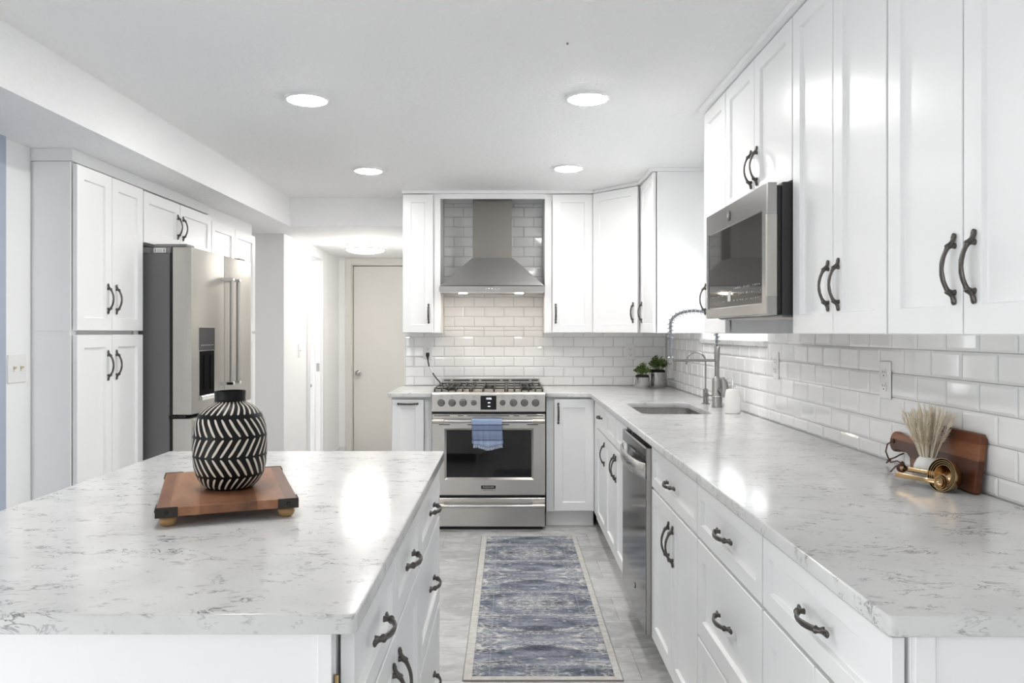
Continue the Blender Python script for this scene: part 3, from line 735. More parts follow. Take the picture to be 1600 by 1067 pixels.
# ------------------------------------------------------------------ microwave
MY0, MY1, MX, MZ0, MZ1 = 2.466, 3.222, .818, 1.378, 1.802
mw = thing('microwave', 'stainless over-the-range microwave with dark glass door and charcoal sides', 'microwave', (1.0, 2.84, MZ0)); mo = (1.0, 2.84, MZ0)
b = B(); b.box(MX+.050, XW-.012, MY0, MY1, MZ0, MZ1, .002); b.box(MX+.034, MX+.049, MY0+.010, MY1-.010, MZ0+.01, MZ1-.01)
b.done('microwave_body', MWGREY, mw, off=mo)
M_ = T(MX, MY1, 0) @ Matrix.Rotation(R_, 4, 'Z')     # local x runs towards the camera
b = B(); Wm = MY1-MY0
framed(b, 0, Wm, MZ0+.002, MZ1-.001, 0, .032, .026, Wm-.050, MZ0+.042, MZ1-.085, .004, .004)
md = b.done('microwave_door', MWSTEEL, mw, M=T(*[-k for k in mo]) @ M_)
gl = B().box(.0255, Wm-.0495, .004, .010, MZ0+.0415, MZ1-.0845).done('door_glass', MICROG, md, M=T(*[-k for k in mo]) @ M_)
B().box(Wm-.012, Wm+.0006, -.0006, .034, MZ0+.06, MZ1-.10, .002).done('grip_strip', STEELV, md, M=T(*[-k for k in mo]) @ M_)
em = B(); em.lathe([(.019, 0), (.019, .003), (.017, .0036), (.0004, .0036)], 28, (.33, 0, MZ1-.045), M=Matrix.Rotation(PI/2, 3, 'X'))
em = em.done('emblem', DKGREY, md, 40, M=T(*[-k for k in mo]) @ M_)
text_mesh('GE', .0165, LETTER, 'lettering', em, T(*[-k for k in mo]) @ M_ @ T(.33, -.0040, MZ1-.045) @ RX90)
rnd = random.Random(3); b = B()
for cx0, cx1 in ((.05, .27), (.38, .68)):
    for row in range(3):
        x = cx0
        while x < cx1:
            w_ = rnd.uniform(.006, .018)
            if rnd.random() < .75: b.box(x, x+w_, .0032, .0042, MZ0+.060+row*.022, MZ0+.0635+row*.022+rnd.uniform(0, .003))
            x += w_+rnd.uniform(.006, .016)
b.done('control_mark', MIDGREY, gl, M=T(*[-k for k in mo]) @ M_)
B().box(.305, .340, .0030, .0042, MZ0+.062, MZ0+.098).done('clock_window', LETTER, gl, M=T(*[-k for k in mo]) @ M_)
b = B(); b.box(MX+.07, XW-.05, MY0+.06, MY1-.06, MZ0-.0045, MZ0).box(MX+.055, MX+.068, MY0+.02, MY1-.02, MZ0-.003, MZ0)
b.done('filter_grille', STEELD, mw, off=mo)
B().cyl((1.02, MY0+.12, MZ0), (1.02, MY0+.12, MZ0-.007), .022, k=16).done('cooktop_lamp', MICROL, mw, off=mo)

# ------------------------------------------------------------------ dishwasher
DY0, DY1, DX = 3.096, 3.722, .545
dw = thing('dishwasher', 'stainless steel dishwasher with a curved pocket handle in the right-hand run', 'dishwasher', (.88, 3.41, 0)); do = (.88, 3.41, 0)
B().box(.600, 1.19, DY0+.012, DY1-.012, .06, .872).box(.66, 1.15, DY0+.03, DY1-.03, 0, .06).done('tub', BLACK, dw, off=do)
B().box(.592, .6, DY0+.004, DY1-.004, .872, .880).done('top_seal', BLACK, dw, off=do)
Md = T(*[-k for k in do]) @ T(DX, DY1, 0) @ Matrix.Rotation(R_, 4, 'Z'); Wd = DY1-DY0
b = B(); bm = b.bm
# door: face with a pocket behind the bowed handle
prof = [(.050, .860), (.004, .864), (0, .858), (0, .812), (.022, .806), (.030, .775), (.024, .745), (0, .735), (0, .125), (.004, .118), (.050, .118)]
b.prism(prof, 0, Wd, 'x')
door = b.done('dishwasher_door', DWSTEEL, dw, M=Md)
B().box(Wd-.0005, Wd+.003, .003, .052, .118, .862, .001).done('edge_trim', STEELD, door, M=Md)
h = B(); nn = 15
for i in range(nn):
    pass
rings = []
for i in range(nn):
    t = i/(nn-1); x = .012+(Wd-.024)*t; bow = .034*math.sin(PI*t)**.55 if 0 < t < 1 else 0
    y = -bow+.002
    rings.append([h.bm.verts.new(p) for p in ((x, y, .800), (x, y-.006, .795), (x, y-.008, .768), (x, y-.004, .742), (x, y, .738), (x, y+.004, .77))])
h.skin(rings); h.done('handle', STEELY, door, 50, M=Md)
em = B(); em.lathe([(.0125, 0), (.0125, .002), (.0004, .0024)], 24, (.36, 0, .232), M=Matrix.Rotation(PI/2, 3, 'X'))
em = em.done('emblem', DKGREY, door, 40, M=Md)
text_mesh('GE', .013, LETTER, 'lettering', em, Md @ T(.36, -.0028, .232) @ RX90)
b = B(); b.lathe([(.012, 0), (.012, .0008), (.0095, .0010), (.0095, .0002)], 24, (.585, 0, .207), cap=False, M=Matrix.Rotation(PI/2, 3, 'X')); b.done('badge_ring', LETTER, door, M=Md)
B().box(.64, .655, DY0+.01, DY1-.01, 0, .112).done('toe_plate', BLACK, dw, off=do)

# ------------------------------------------------------------------ refrigerator
FY0, FY1, FXF = 4.062, 5.000, -1.657
fr = thing('refrigerator', 'stainless french door refrigerator with charcoal side, between the pantries', 'refrigerator', (-2.0, 4.53, 0)); fo = (-2.0, 4.53, 0)
b = B(); b.box(-2.47, -1.775, FY0+.004, FY1-.050, .03, 1.737, .004); b.box(-2.4, -1.80, FY0+.03, FY1-.07, 0, .03)
body = b.done('refrigerator_body', DKGREY, fr, off=fo)
B().box(-1.775, -1.757, FY0+.012, FY1-.012, .05, 1.74).done('gasket', BLACK, fr, off=fo)
def fdoor(y0, y1, z0, z1, name):
    d = B(); d.box(FXF+.0, -1.757, y0, y1, z0, z1, .006, seg=2); return d.done(name, STEELV, fr, 30, off=fo)
dl = fdoor(FY0, 4.529, .892, 1.770, 'door'); drt = fdoor(4.535, FY1, .892, 1.770, 'door'); fz = fdoor(FY0, FY1, .085, .872, 'freezer_drawer')
def frh(y, parent):
    x = FXF+.062; h = B(); h.tube([(x, y, 1.03), (x, y, 1.625)], .0125, 18)
    o = h.done('handle', STEELD, parent, 40, off=fo)
    for z in (1.020, 1.618):
        m = B(); m.box(FXF-.001, x+.014, y-.014, y+.014, z, z+.020, .003); m.done('handle_mount', CHROME, o, off=fo)
frh(4.478, dl); frh(4.586, drt)
h = B(); h.tube([(FXF+.062, FY0+.10, .795), (FXF+.062, FY1-.10, .795)], .0125, 18); o = h.done('handle', STEELD, fz, 40, off=fo)
for y in (FY0+.10, FY1-.13): B().box(FXF-.001, FXF+.076, y, y+.028, .782, .808, .003).done('handle_mount', CHROME, o, off=fo)
# dispenser set into the left door
Mf = T(*[-k for k in fo]) @ T(FXF, 4.148, 0) @ Matrix.Rotation(L_, 4, 'Z')
ds = B(); framed(ds, 0, .228, .958, 1.352, -.0030, .003, .010, .218, .985, 1.222, .001, .0026)
ds = ds.done('dispenser', STEELD, dl, M=Mf)
B().box(.004, .224, -.0045, -.0028, 1.226, 1.349, .001).done('dispenser_panel', MWGREY, ds, M=Mf)
b = B()
for i in range(7): b.box(.03+i*.026, .042+i*.026, -.0052, -.0044, 1.252, 1.256)
b.done('control_mark', LETTER, ds, M=Mf)
b = B(); b.box(.0095, .2185, -.0036, -.0014, .985, 1.222); b.box(.06, .075, -.0095, -.0035, 1.01, 1.20, .002).box(.15, .165, -.0095, -.0035, 1.01, 1.20, .002); b.done('dispenser_niche', MATTEB, ds, M=Mf)
B().box(.004, .224, -.020, -.003, .958, .983, .003).done('drip_tray', CHROME, ds, M=Mf)
for y in (FY0+.02, FY1-.12):
    b = B(); b.box(-1.86, -1.69, y, y+.10, 1.7705, 1.788, .004).box(-1.86, -1.775, y, y+.10, 1.737, 1.7705, .003); b.done('hinge_cover', MIDGREY, fr, off=fo)
# label on the top edge
st = B(); st.box(-2.40, -1.88, FY0+.004, FY0+.10, 1.737, 1.768, .002); st = st.done('top_grille', MIDGREY, fr, off=fo)
B().box(-1.862, -1.800, FY0+.0155, FY0+.0195, 1.742, 1.766).done('label_sticker', PLATE, st, off=fo)
b = B()
for i in range(3): b.box(-1.846, -1.816, FY0+.0148, FY0+.0156, 1.748+i*.005, 1.7495+i*.005)
b.box(-1.856, -1.852, FY0+.0148, FY0+.0156, 1.745, 1.763).box(-1.810, -1.806, FY0+.0148, FY0+.0156, 1.745, 1.763)
b.done('print', DKLET, st, off=fo)
b = B(); b.box(-1.775, -1.70, FY0-.004, FY0+.03, .874, .889, .002); b.done('hinge', BLACK, fr, off=fo)

# ------------------------------------------------------------------ lamps
def downlight(x, y, label):
    t = thing('ceiling_light', label, 'ceiling light', (x, y, CH), 0, 'round recessed ceiling lights')
    b = B(); b.lathe([(.096, 0), (.0955, -.007), (.090, -.0125), (.083, -.0125)], 40, cap=False); b.done('trim_ring', HAZE, t, 40)
    b = B(); b.lathe([(.084, -.002), (.083, -.0128), (.074, -.0160), (.050, -.0180), (.001, -.0185)], 40); b.done('lens', LENS, t, 40)
downlight(-.883, 3.405, 'round ceiling light nearest the soffit, nearer of the left pair')
downlight(.345, 3.390, 'round ceiling light nearer the tall right-hand cabinets, nearer of the right pair')
downlight(-.885, 4.905, 'round ceiling light closest to the hall opening, farther of the left pair')
downlight(.370, 4.835, 'round ceiling light in front of the hood-side wall cabinets, farther of the right pair')
downlight(-.885, 1.935, 'added unseen round ceiling light over the island near its front end')  # added out-of-view lamp that brightens the lower fronts
downlight(.350, -1.30, 'added unseen round ceiling light between camera and the added rear window')  # added lamp behind the camera to brighten the room
t = thing('ceiling_light', 'flush drum ceiling light with nickel bands in the hall', 'ceiling light', (-1.29, 7.0, SH))
B().lathe([(.150, 0), (.150, -.02)], 40).done('mount', HAZE, t, 40)
B().lathe([(.172, -.018), (.172, -.066), (.160, -.078), (.110, -.092), (.001, -.098)], 48).done('shade', HLENS, t, 40)
for z in (-.020, -.055): B().lathe([(.1725, z), (.1765, z), (.1765, z-.012), (.1725, z-.012)], 48, cap=False).done('band', NICKEL, t, 40)
hk = tag(B().cyl((.208, 2.755, CH), (.208, 2.755, CH-.006), .004, k=10).done('ceiling_hook', MIDGREY), 'tiny dark hook screwed into the ceiling', 'hook')

# ------------------------------------------------------------------ outlets and switches
def outlet(label, M, switch=0, wide=.072):
    t = thing('light_switch' if switch else 'power_outlet', label, 'light switch' if switch else 'outlet', M.translation, M.to_euler().z, None if switch else 'outlets on the tiled walls')
    pl = B().box(-wide/2, wide/2, -.006, 0, -.0605, .0605, .0025).done('cover_plate', PLATE, t)
    if switch:
        for i in range(switch):
            x = (i-(switch-1)/2)*.046
            B().box(x-.005, x+.005, -.0065, -.005, -.012, .012).done('slot', BRASSP if switch > 1 else PLATE, pl)
            B().prism([(-.006, -.004), (-.018, .004), (-.018, .010), (-.006, .006)], x-.0045, x+.0045, 'x').done('toggle', BRASSP if switch > 1 else PLATE, pl)
    else:
        for z in (-.0215, .0215):
            f = B(); f.prism([(.0165*math.cos(a)*.95, z+max(-.0135, min(.0135, .0172*math.sin(a)))) for a in [2*PI*i/24 for i in range(24)]], -.0085, -.005, 'y')
            f = f.done('socket', PLATE, pl)
            s = B(); s.box(-.0075, -.0055, -.0092, -.0084, z+.0005, z+.0085).box(.0055, .0075, -.0092, -.0084, z+.001, z+.0075); s.cyl((0, -.0092, z-.007), (0, -.0084, z-.007), .0026, k=10)
            s.done('slot', BLACK, f)
    return t
yb = YB-.0102; xr = XW-.0102
outlet('white outlet above the left worktop with a black plug in it', T(-.618, yb, 1.175))
outlet('white outlet on the back wall above the potted plants', T(.930, yb, 1.172))
outlet('white outlet on the right wall above the wooden board, nearer one', T(xr, 2.488, 1.172) @ Matrix.Rotation(R_, 4, 'Z'))
outlet('white outlet on the right wall just past the window sill, farther one', T(xr, 3.508, 1.175) @ Matrix.Rotation(R_, 4, 'Z'))
outlet('white double switch plate with two ivory toggles on the left wall', T(-2.09, 3.298, 1.170) @ Matrix.Rotation(L_, 4, 'Z'), 2, .122)
outlet('white single switch plate on the hall wall before the open doorway', T(-1.84, 6.82, 1.16) @ Matrix.Rotation(L_, 4, 'Z'), 1)
pc = thing('power_cable', 'black power cord plugged in above the left worktop, running behind the range', 'cord', (-.618, yb-.01, 1.15)); po = (-.618, yb-.01, 1.15)
b = B(); b.box(-.631, -.605, yb-.034, yb-.0092, 1.138, 1.168, .004); b.cyl((-.618, yb-.022, 1.140), (-.617, yb-.022, 1.115), .010, .0055, 12)
b.done('plug', RUBBER, pc, 40, off=po)
b = B(); b.tube([(-.617, yb-.022, 1.118), (-.615, yb-.022, 1.095), (-.608, yb-.024, 1.070), (-.592, yb-.027, 1.036), (-.570, yb-.028, .998), (-.547, yb-.029, .968), (-.530, yb-.030, .950), (-.5175, yb-.032, .93), (-.517, yb-.032, .84)], .0048, 10)
b.done('cable', RUBBER, pc, 40, off=po)
b = B(); b.tube([(-.604, yb-.0245, 1.062), (-.580, yb-.0275, 1.014)], .0075, 10); b.done('tag', PLATE, pc, 40, off=po)

# ------------------------------------------------------------------ sink and taps
WT = .915
sk = thing('sink', 'stainless undermount sink bowl set in the right-hand worktop', 'sink', (.85, 4.235, .884)); so = (.85, 4.235, .884)
b = B()
def rl(e, z, r): return [b.bm.verts.new((x, y, z)) for x, y in rrect(SX0-.012+e, SX1+.012-e, SY0-.012+e, SY1+.012-e, r)]
b.skin([rl(-.004, .8845, .06), rl(0, .8845, .06), rl(.002, .72, .06), rl(.012, .695, .055), rl(.04, .688, .05)], cap=False)
b.bm.faces.new(b.bm.verts[-28:] if False else [v for v in b.bm.verts][-28:])
bw = b.done('bowl', STEELY, sk, 50, off=so)
b = B(); b.lathe([(.045, .690), (.045, .6925), (.036, .6915), (.001, .689)], 28, (.85, 4.235, 0)); b.done('drain', CHROME, bw, 40, off=so)
# main tap with spring hose
FX, FY = 1.1355, 4.240
fa = thing('faucet', 'tall brushed nickel kitchen faucet with a coiled spring hose', 'faucet', (FX, FY, WT))
b = B(); b.lathe([(.029, 0), (.029, .006), (.027, .009), (.0268, .150), (.021, .160), (.0135, .168), (.0125, .255), (.0128, .258)], 30); b.done('faucet_body', TAP, fa, 35)
b = B(); b.lathe([(.0155, .252), (.0155, .326), (.013, .332), (.009, .334)], 26); b.done('hose_collar', TAP, fa, 35)
lev = B(); lev.cyl((.008, -.018, .095), (.014, -.036, .095), .016, .015, 20); lev.tube([(.020, -.030, .060), (.030, -.034, .075), (.036, -.035, .10), (.030, -.034, .14), (.022, -.032, .165)], [(.004, .010), (.006, .020), (.006, .023), (.005, .017), (.003, .008)], 14)
lev.done('lever', TAP, fa, 50)
b = B(); b.lathe([(.030, .058), (.030, .063), (.0265, .0632)], 30, cap=False); b.done('body_ring', CHROME, fa, 35)
# arm and holder
b = B(); b.box(-.252, .004, -.008, .008, .249, .263, .003); b.done('arm', TAP, fa)
NXX = -.2535
b = B(); b.lathe([(.012, .235), (.016, .238), (.016, .272), (.012, .276)], 20, (NXX, 0, 0)); b.done('hose_holder', TAP, fa, 35)
path = [(0, 0, .33)]
cx, cz, rr_ = NXX/2, .455, -NXX/2
path += [(0, 0, .38), (0, 0, .42)] + [(cx+rr_*math.cos(a), 0, cz+.072*math.sin(a)) for a in [PI*i/28 for i in range(29)]] + [(NXX, 0, .42), (NXX, 0, .375)]
def resample(pts, m):
    pts = [Vector(p) for p in pts]; d = [0]
    for a, c_ in zip(pts, pts[1:]): d.append(d[-1]+(c_-a).length)
    out = []; j = 0
    for i in range(m):
        s = d[-1]*i/(m-1)
        while j < len(d)-2 and d[j+1] < s: j += 1
        t = (s-d[j])/max(1e-9, d[j+1]-d[j]); out.append(pts[j].lerp(pts[j+1], t))
    return out, d[-1]
P, Ln = resample(path, 60)
b = B(); b.tube(P, .0080, 10, up=(0, 1, 0)); b.done('hose', HOSE, fa, 60)
turns = 24; steps = turns*14; P, Ln = resample(path, steps+1); hel = []
for i, p in enumerate(P):
    tg = (P[min(i+1, steps)]-P[max(i-1, 0)]).normalized(); yv = Vector((0, 1, 0)); nv = tg.cross(yv).normalized(); a = 2*PI*turns*i/steps
    hel.append(p+nv*(0.0156*math.cos(a))+yv*(0.0156*math.sin(a)))
b = B(); b.tube(hel, .0021, 6); b.done('spring', TAP, fa, 60)
b = B(); b.lathe([(.0125, .385), (.0125, .362), (.0075, .360), (.0070, .300), (.0095, .285), (.0105, .24)], 20, (NXX, 0, 0)); b.done('hose_tip', HOSE, fa, 35)
b = B(); b.lathe([(.0115, .238), (.0120, .232), (.0195, .170), (.0205, .160), (.016, .158), (.001, .160)], 26, (NXX, 0, 0)); b.done('spray_head', TAP, fa, 35)
# small filter tap
GX, GY = 1.124, 4.440
ft = thing('filter_faucet', 'small slim gooseneck filter tap behind the tall faucet', 'faucet', (GX, GY, WT))
b = B(); b.lathe([(.024, 0), (.024, .005), (.015, .007), (.014, .085), (.006, .088)], 24); b.done('tap_base', TAP, ft, 35)
pts = [(0, 0, .085), (0, 0, .235)]+[(-.055+.055*math.cos(a), 0, .240+.055*math.sin(a)) for a in [PI*i/14 for i in range(15)]]+[(-.110, 0, .225)]
b = B(); b.tube(pts, .0050, 12, up=(0, 1, 0)); b.done('spout', TAP, ft, 50)
b = B(); b.cyl((0, -.010, .052), (0, -.030, .052), .0125, .0120, 18); b.cyl((0, -.030, .052), (.03, -.030, .05), .004, k=10); b.done('handle', TAP, ft, 40)
# soap dispenser
sd = thing('soap_dispenser', 'cream ceramic soap dispenser with chrome pump beside the faucet', 'soap dispenser', (1.131, 3.930, WT))
b = B(); b.lathe([(.036, 0), (.040, .004), (.0415, .03), (.0405, .07), (.036, .105), (.031, .120), (.020, .124), (.014, .124)], 36); b.done('bottle', CERAM, sd, 40)
b = B(); b.lathe([(.0145, .123), (.0145, .140), (.006, .142), (.005, .170), (.007, .171), (.007, .180), (.001, .181)], 20); b.tube([(0, 0, .176), (-.02, -.005, .176), (-.032, -.008, .170)], [.005, .0045, .003], 8); b.done('pump', CHROME, sd, 40)

# ------------------------------------------------------------------ potted plants
def plant(label, x, y, r, h, nl, spread, hgt, seed, tilt=0):
    t = thing('potted_plant', label, 'plant', (x, y, WT), 0, 'potted plants in the counter corner'); rd = random.Random(seed)
    b = B(); b.lathe([(r*.94, 0), (r*.98, .004), (r, h*.3), (r*1.0, h), (r*.93, h), (r*.93, h*.9)], 36, cap=False); b.lathe([(r*.94, 0), (.001, .0005)], 36, cap=False); b.done('pot', POT, t, 40)
    b = B(); b.lathe([(r*.925, h*.3), (r*.925, h+.010), (r*.8, h+.017), (.001, h+.019)], 30); b.done('soil', SOIL, t, 40)
    st = B(); lf = B()
    for i in range(nl):
        a = rd.uniform(0, 2*PI); q = rd.random()**.6; br = Vector((math.cos(a)*r*.55*q, math.sin(a)*r*.55*q, h+.012))
        tip = Vector((math.cos(a)*spread*q, math.sin(a)*spread*q, h+.012+hgt*(1-.55*q*q)*rd.uniform(.65, 1.05)))
        mid = br.lerp(tip, .5)+Vector((0, 0, .008)); st.tube([br, mid, tip], .0011, 5)
        for k in range(9):
            f = .35+.65*k/8; p = br.lerp(mid, f*2) if f < .5 else mid.lerp(tip, f*2-1)
            aa = k*2.4+rd.uniform(-.5, .5); d = Vector((math.cos(aa), math.sin(aa), rd.uniform(.2, 1.2))).normalized()
            L = rd.uniform(.020, .032); w = L*.24; sd_ = d.cross(Vector((0, 0, 1))).normalized(); up = sd_.cross(d)
            c0 = [p, p+d*L*.35+sd_*w, p+d*L*.75+sd_*w*.8-up*.002, p+d*L-up*.004, p+d*L*.75-sd_*w*.8-up*.002, p+d*L*.35-sd_*w]
            m1 = p+d*L*.35-up*.003; m2 = p+d*L*.75-up*.005
            vs = [lf.bm.verts.new(v) for v in c0]; va, vb = lf.bm.verts.new(m1), lf.bm.verts.new(m2)
            for q4 in ((vs[0], vs[1], va), (vs[1], vs[2], vb, va), (vs[2], vs[3], vb), (vs[3], vs[4], vb), (vs[4], vs[5], va, vb), (vs[5], vs[0], va)): lf.bm.faces.new(q4)
    st.done('stems', LEAF, t); lf.done('foliage', LEAF, t)
plant('smaller green plant in a smoky glass pot, on the range side', .968, 5.640, .052, .083, 38, .062, .082, 4)
plant('larger green plant in a smoky glass pot, closer to the right wall', 1.090, 5.710, .063, .116, 46, .074, .106, 9)

# ------------------------------------------------------------------ towel
tw = thing('dish_towel', 'blue striped dish towel with fringe hanging over the oven handle', 'towel', (-.140, 5.15, .55)); to = (-.140, 5.15, .55)
b = B(); hy, hz, rb = RY-.055, .734, .0150
prof = [(hy+rb+.002, hz-.15+.02*i) for i in range(7)]
prof = [(hy+rb+.004, hz-.150), (hy+rb+.002, hz-.10), (hy+rb, hz-.05), (hy+rb, hz)]+[(hy+rb*math.cos(a), hz+rb*math.sin(a)) for a in [PI*i/8 for i in range(1, 8)]]+[(hy-rb, hz), (hy-rb-.001, hz-.03), (hy-rb-.002, hz-.06), (hy-rb-.004, hz-.09), (hy-rb-.005, hz-.12), (hy-rb-.004, hz-.145), (hy-rb-.002, hz-.165)]
NU = 34; grid = []
for j, (py, pz) in enumerate(prof):
    rowv = []
    hang = max(0, (hz-pz)/.165) if j > 8 else max(0, (hz-pz)/.165)*.5
    for i in range(NU):
        u = i/(NU-1); front = j > 8
        x = (-.246+.200*u) + hang*(.010*math.sin(u*PI)*.0 + (.012*(1-u)+.004*(u) if front else .02*u))
        fold = (.006*math.sin(u*9+.6)+.004*math.sin(u*21+2))*hang*(1 if front else .2)
        sag = .010*hang*math.sin(u*7+1.0) if front else 0
        rowv.append(b.bm.verts.new((x, py-abs(fold)*1.2 if front else py, pz+sag*.9)))
    grid.append(rowv)
for A, C in zip(grid, grid[1:]):
    for i in range(NU-1): b.bm.faces.new((A[i], A[i+1], C[i+1], C[i]))
cl = b.done('cloth', TOWELM, tw, 80, off=(to[0], to[1], hz-.205))
cl.location.z = hz-.205-to[2]
md_ = cl.modifiers.new('thickness', 'SOLIDIFY'); md_.thickness = .004; md_.offset = 0
b = B(); rd = random.Random(2)
for i in range(70):
    u = i/69; hang = 1; x = -.246+.200*u+.012*(1-u)+.004*u; zz = hz-.165+.010*math.sin(u*7+1)*.9
    fold = abs(.006*math.sin(u*9+.6)+.004*math.sin(u*21+2))*1.2; y = hy-rb-.002-fold
    b.tube([(x, y, zz+.004), (x+rd.uniform(-.003, .003), y-.003, zz-.007), (x+rd.uniform(-.004, .004), y-rd.uniform(0, .006), zz-.016)], .0013, 5)
b.done('fringe', mat('pale blue fringe', (.50, .56, .68), .95), tw, off=to)
# ------------------------------------------------------------------ rug
rgx0, rgx1, rgy0, rgy1 = -.174, .434, 2.950, 5.030
ru = thing('rug', 'blue and cream distressed runner rug on the aisle floor', 'rug', (.13, 3.99, 0)); uo = (.13, 3.99, 0)
B().box(rgx0+.034, rgx1-.028, rgy0+.03, rgy1-.012, .001, .0085, .002).done('pile', RUGM, ru, off=uo)
b = B(); b.box(rgx0, rgx0+.0335, rgy0, rgy1, .001, .0078, .002).box(rgx1-.0275, rgx1, rgy0, rgy1, .001, .0078, .002).box(rgx0+.0335, rgx1-.0275, rgy0, rgy0+.0295, .001, .0078, .002).box(rgx0+.0335, rgx1-.0275, rgy1-.0115, rgy1, .001, .0078, .002)
b.done('border', RUGB, ru, off=uo)
b = B(); b.tube([(rgx0, rgy0, .0035), (rgx1, rgy0, .0035), (rgx1, rgy1, .0035), (rgx0, rgy1, .0035), (rgx0, rgy0+.002, .0035)], .0033, 6); b.done('binding', RUGE, ru, off=uo)

# ------------------------------------------------------------------ tray and vase on the island
ty = thing('serving_tray', 'rectangular acacia wood tray with black corner brackets on the island', 'tray', (-.6815, 1.8775, WT), math.radians(21.2))
hx, hy_ = .1435, .2185
tz0, tz1 = .0225, .0425
B().box(-hx, hx, -hy_, hy_, tz0, tz1, .0015).done('board', ACACIA, ty)
for sx in (-1, 1):
    for sy in (-1, 1):
        b = B(); t_ = .0022
        xa, xb = sorted((sx*(hx-.042), sx*(hx+t_))); b.box(xa, xb, *sorted((sy*hy_, sy*(hy_+t_))), tz0-.001, tz1+.001, .0006)
        ya, yb_ = sorted((sy*(hy_-.042), sy*(hy_+t_))); b.box(*sorted((sx*hx, sx*(hx+t_))), ya, yb_, tz0-.001, tz1+.001, .0006)
        b.cyl((sx*(hx-.020), sy*(hy_+t_), .0325), (sx*(hx-.020), sy*(hy_+t_+.0022), .0325), .0042, .003, 10)
        b.cyl((sx*(hx+t_), sy*(hy_-.020), .0325), (sx*(hx+t_+.0022), sy*(hy_-.020), .0325), .0042, .003, 10)
        b.done('corner_bracket', IRON, ty, 40)
        B().lathe([(.008, 0), (.0145, .003), (.0185, .011), (.0165, .018), (.011, tz0)], 24, (sx*(hx-.022), sy*(hy_-.022), 0)).done('foot', BALLW, ty, 50)
VX, VY, VZ = -.663, 1.850, .9577
prof = [(.040, .0), (.050, .0008), (.0585, .006), (.0655, .013), (.0725, .024), (.0785, .038), (.0822, .056), (.0838, .078), (.0842, .100), (.0836, .122), (.0820, .142), (.0785, .158), (.0715, .174), (.0620, .186), (.0520, .194), (.0435, .1985), (.0375, .2015), (.0350, .2050), (.0345, .2100), (.0355, .2270), (.0350, .2290), (.0315, .2280), (.0305, .21)]
vs_ = thing('vase', 'black clay vase with cream herringbone brush strokes on the wooden tray', 'vase', (VX, VY, VZ), .35)
b = B(); b.lathe(prof, 72, cap=False); b.lathe([(.040, 0), (.001, .0005)], 72, cap=False); b.done('vase_body', VASEM, vs_, 50)
b = B(); b.lathe([(.0306, .2100), (.0300, .19), (.025, .185), (.0005, .184)], 48, cap=False); b.done('vase_throat', BLACK, vs_, 50)

# ------------------------------------------------------------------ things by the tiled wall
cb = thing('cutting_board', 'red-brown wooden cutting board with round handle leaning on the tiles', 'cutting board', (1.185, 2.115, WT))
def smooth_curve(pts, n=8):
    out = []; k = len(pts)
    for i in range(k):
        p0, p1, p2, p3 = [Vector(pts[(i+j-1) % k]) for j in range(4)]
        for t in [q/n for q in range(n)]:
            out.append(tuple(.5*((2*p1)+(-p0+p2)*t+(2*p0-5*p1+4*p2-p3)*t*t+(-p0+3*p1-3*p2+p3)*t**3)))
    return out
# drawing: u runs away from the camera along the wall, v up
u0, H_ = -.158, .152
neck = [(.155, .008), (.166, .040), (.190, .052), (.215, .050), (.235, .0485)]
hc, hr = (.262, .075), .031
arc = [(hc[0]+hr*math.cos(a), hc[1]+hr*math.sin(a)) for a in [-2.25+i*(4.5)/14 for i in range(15)]]
nu = [(.235, .1015), (.215, .100), (.190, .098), (.166, .110), (.155, .142)]
poly = [(u0+.004, 0), (.147, 0)]+neck[:-1]+arc+nu[1:]+[(.147, H_), (u0+.012, H_), (u0, H_-.012), (u0, .004)]
lean = math.atan2(.020, H_)
Mb = T(.004, 0, 0) @ Matrix.Rotation(lean, 4, 'Y') @ Matrix(((0, 0, 1, 0), (1, 0, 0, 0), (0, 1, 0, 0), (0, 0, 0, 1)))
plate_obj('board', [poly, [(hc[0]+.004+.005*math.cos(-a), hc[1]+.005*math.sin(-a)) for a in [2*PI*i/14 for i in range(14)]]], -.020, 0, WALNUT, cb, bev=.004, M=Mb)
b = B(); hp = Mb @ Vector((hc[0]+.004, hc[1], -.020))
b.tube([hp+Vector((.014, 0, 0)), hp+Vector((-.003, .001, .000)), hp+Vector((-.012, .016, -.012)), hp+Vector((-.014, .022, -.035)), hp+Vector((-.012, .012, -.052)), hp+Vector((-.010, .003, -.060))], .0022, 8)
b.tube([hp+Vector((.004, -.052, -.030)), hp+Vector((-.006, -.050, -.034)), hp+Vector((-.012, -.030, -.046)), hp+Vector((-.012, -.004, -.054)), hp+Vector((-.011, .004, -.060)), hp+Vector((-.013, .020, -.070))], .0022, 8)
b.lathe([(.001, -.005), (.0042, -.002), (.0042, .002), (.001, .005)], 10, hp+Vector((-.011, .003, -.058)))
b.done('leather_loop', LEATHER, cb, 60)
PVX, PVY = 1.134, 2.104
pv = thing('bud_vase', 'small white glazed vase holding dried cream grass', 'vase', (PVX, PVY, WT))
b = B(); b.lathe([(.026, 0), (.030, .003), (.0355, .018), (.0370, .034), (.0340, .052), (.0270, .066), (.0215, .072), (.0205, .0735), (.0190, .072), (.0235, .060)], 40, cap=False); b.lathe([(.026, 0), (.001, .0005)], 40, cap=False); b.done('vase_body', CERAM, pv, 50)
gr = B(); rd = random.Random(5)
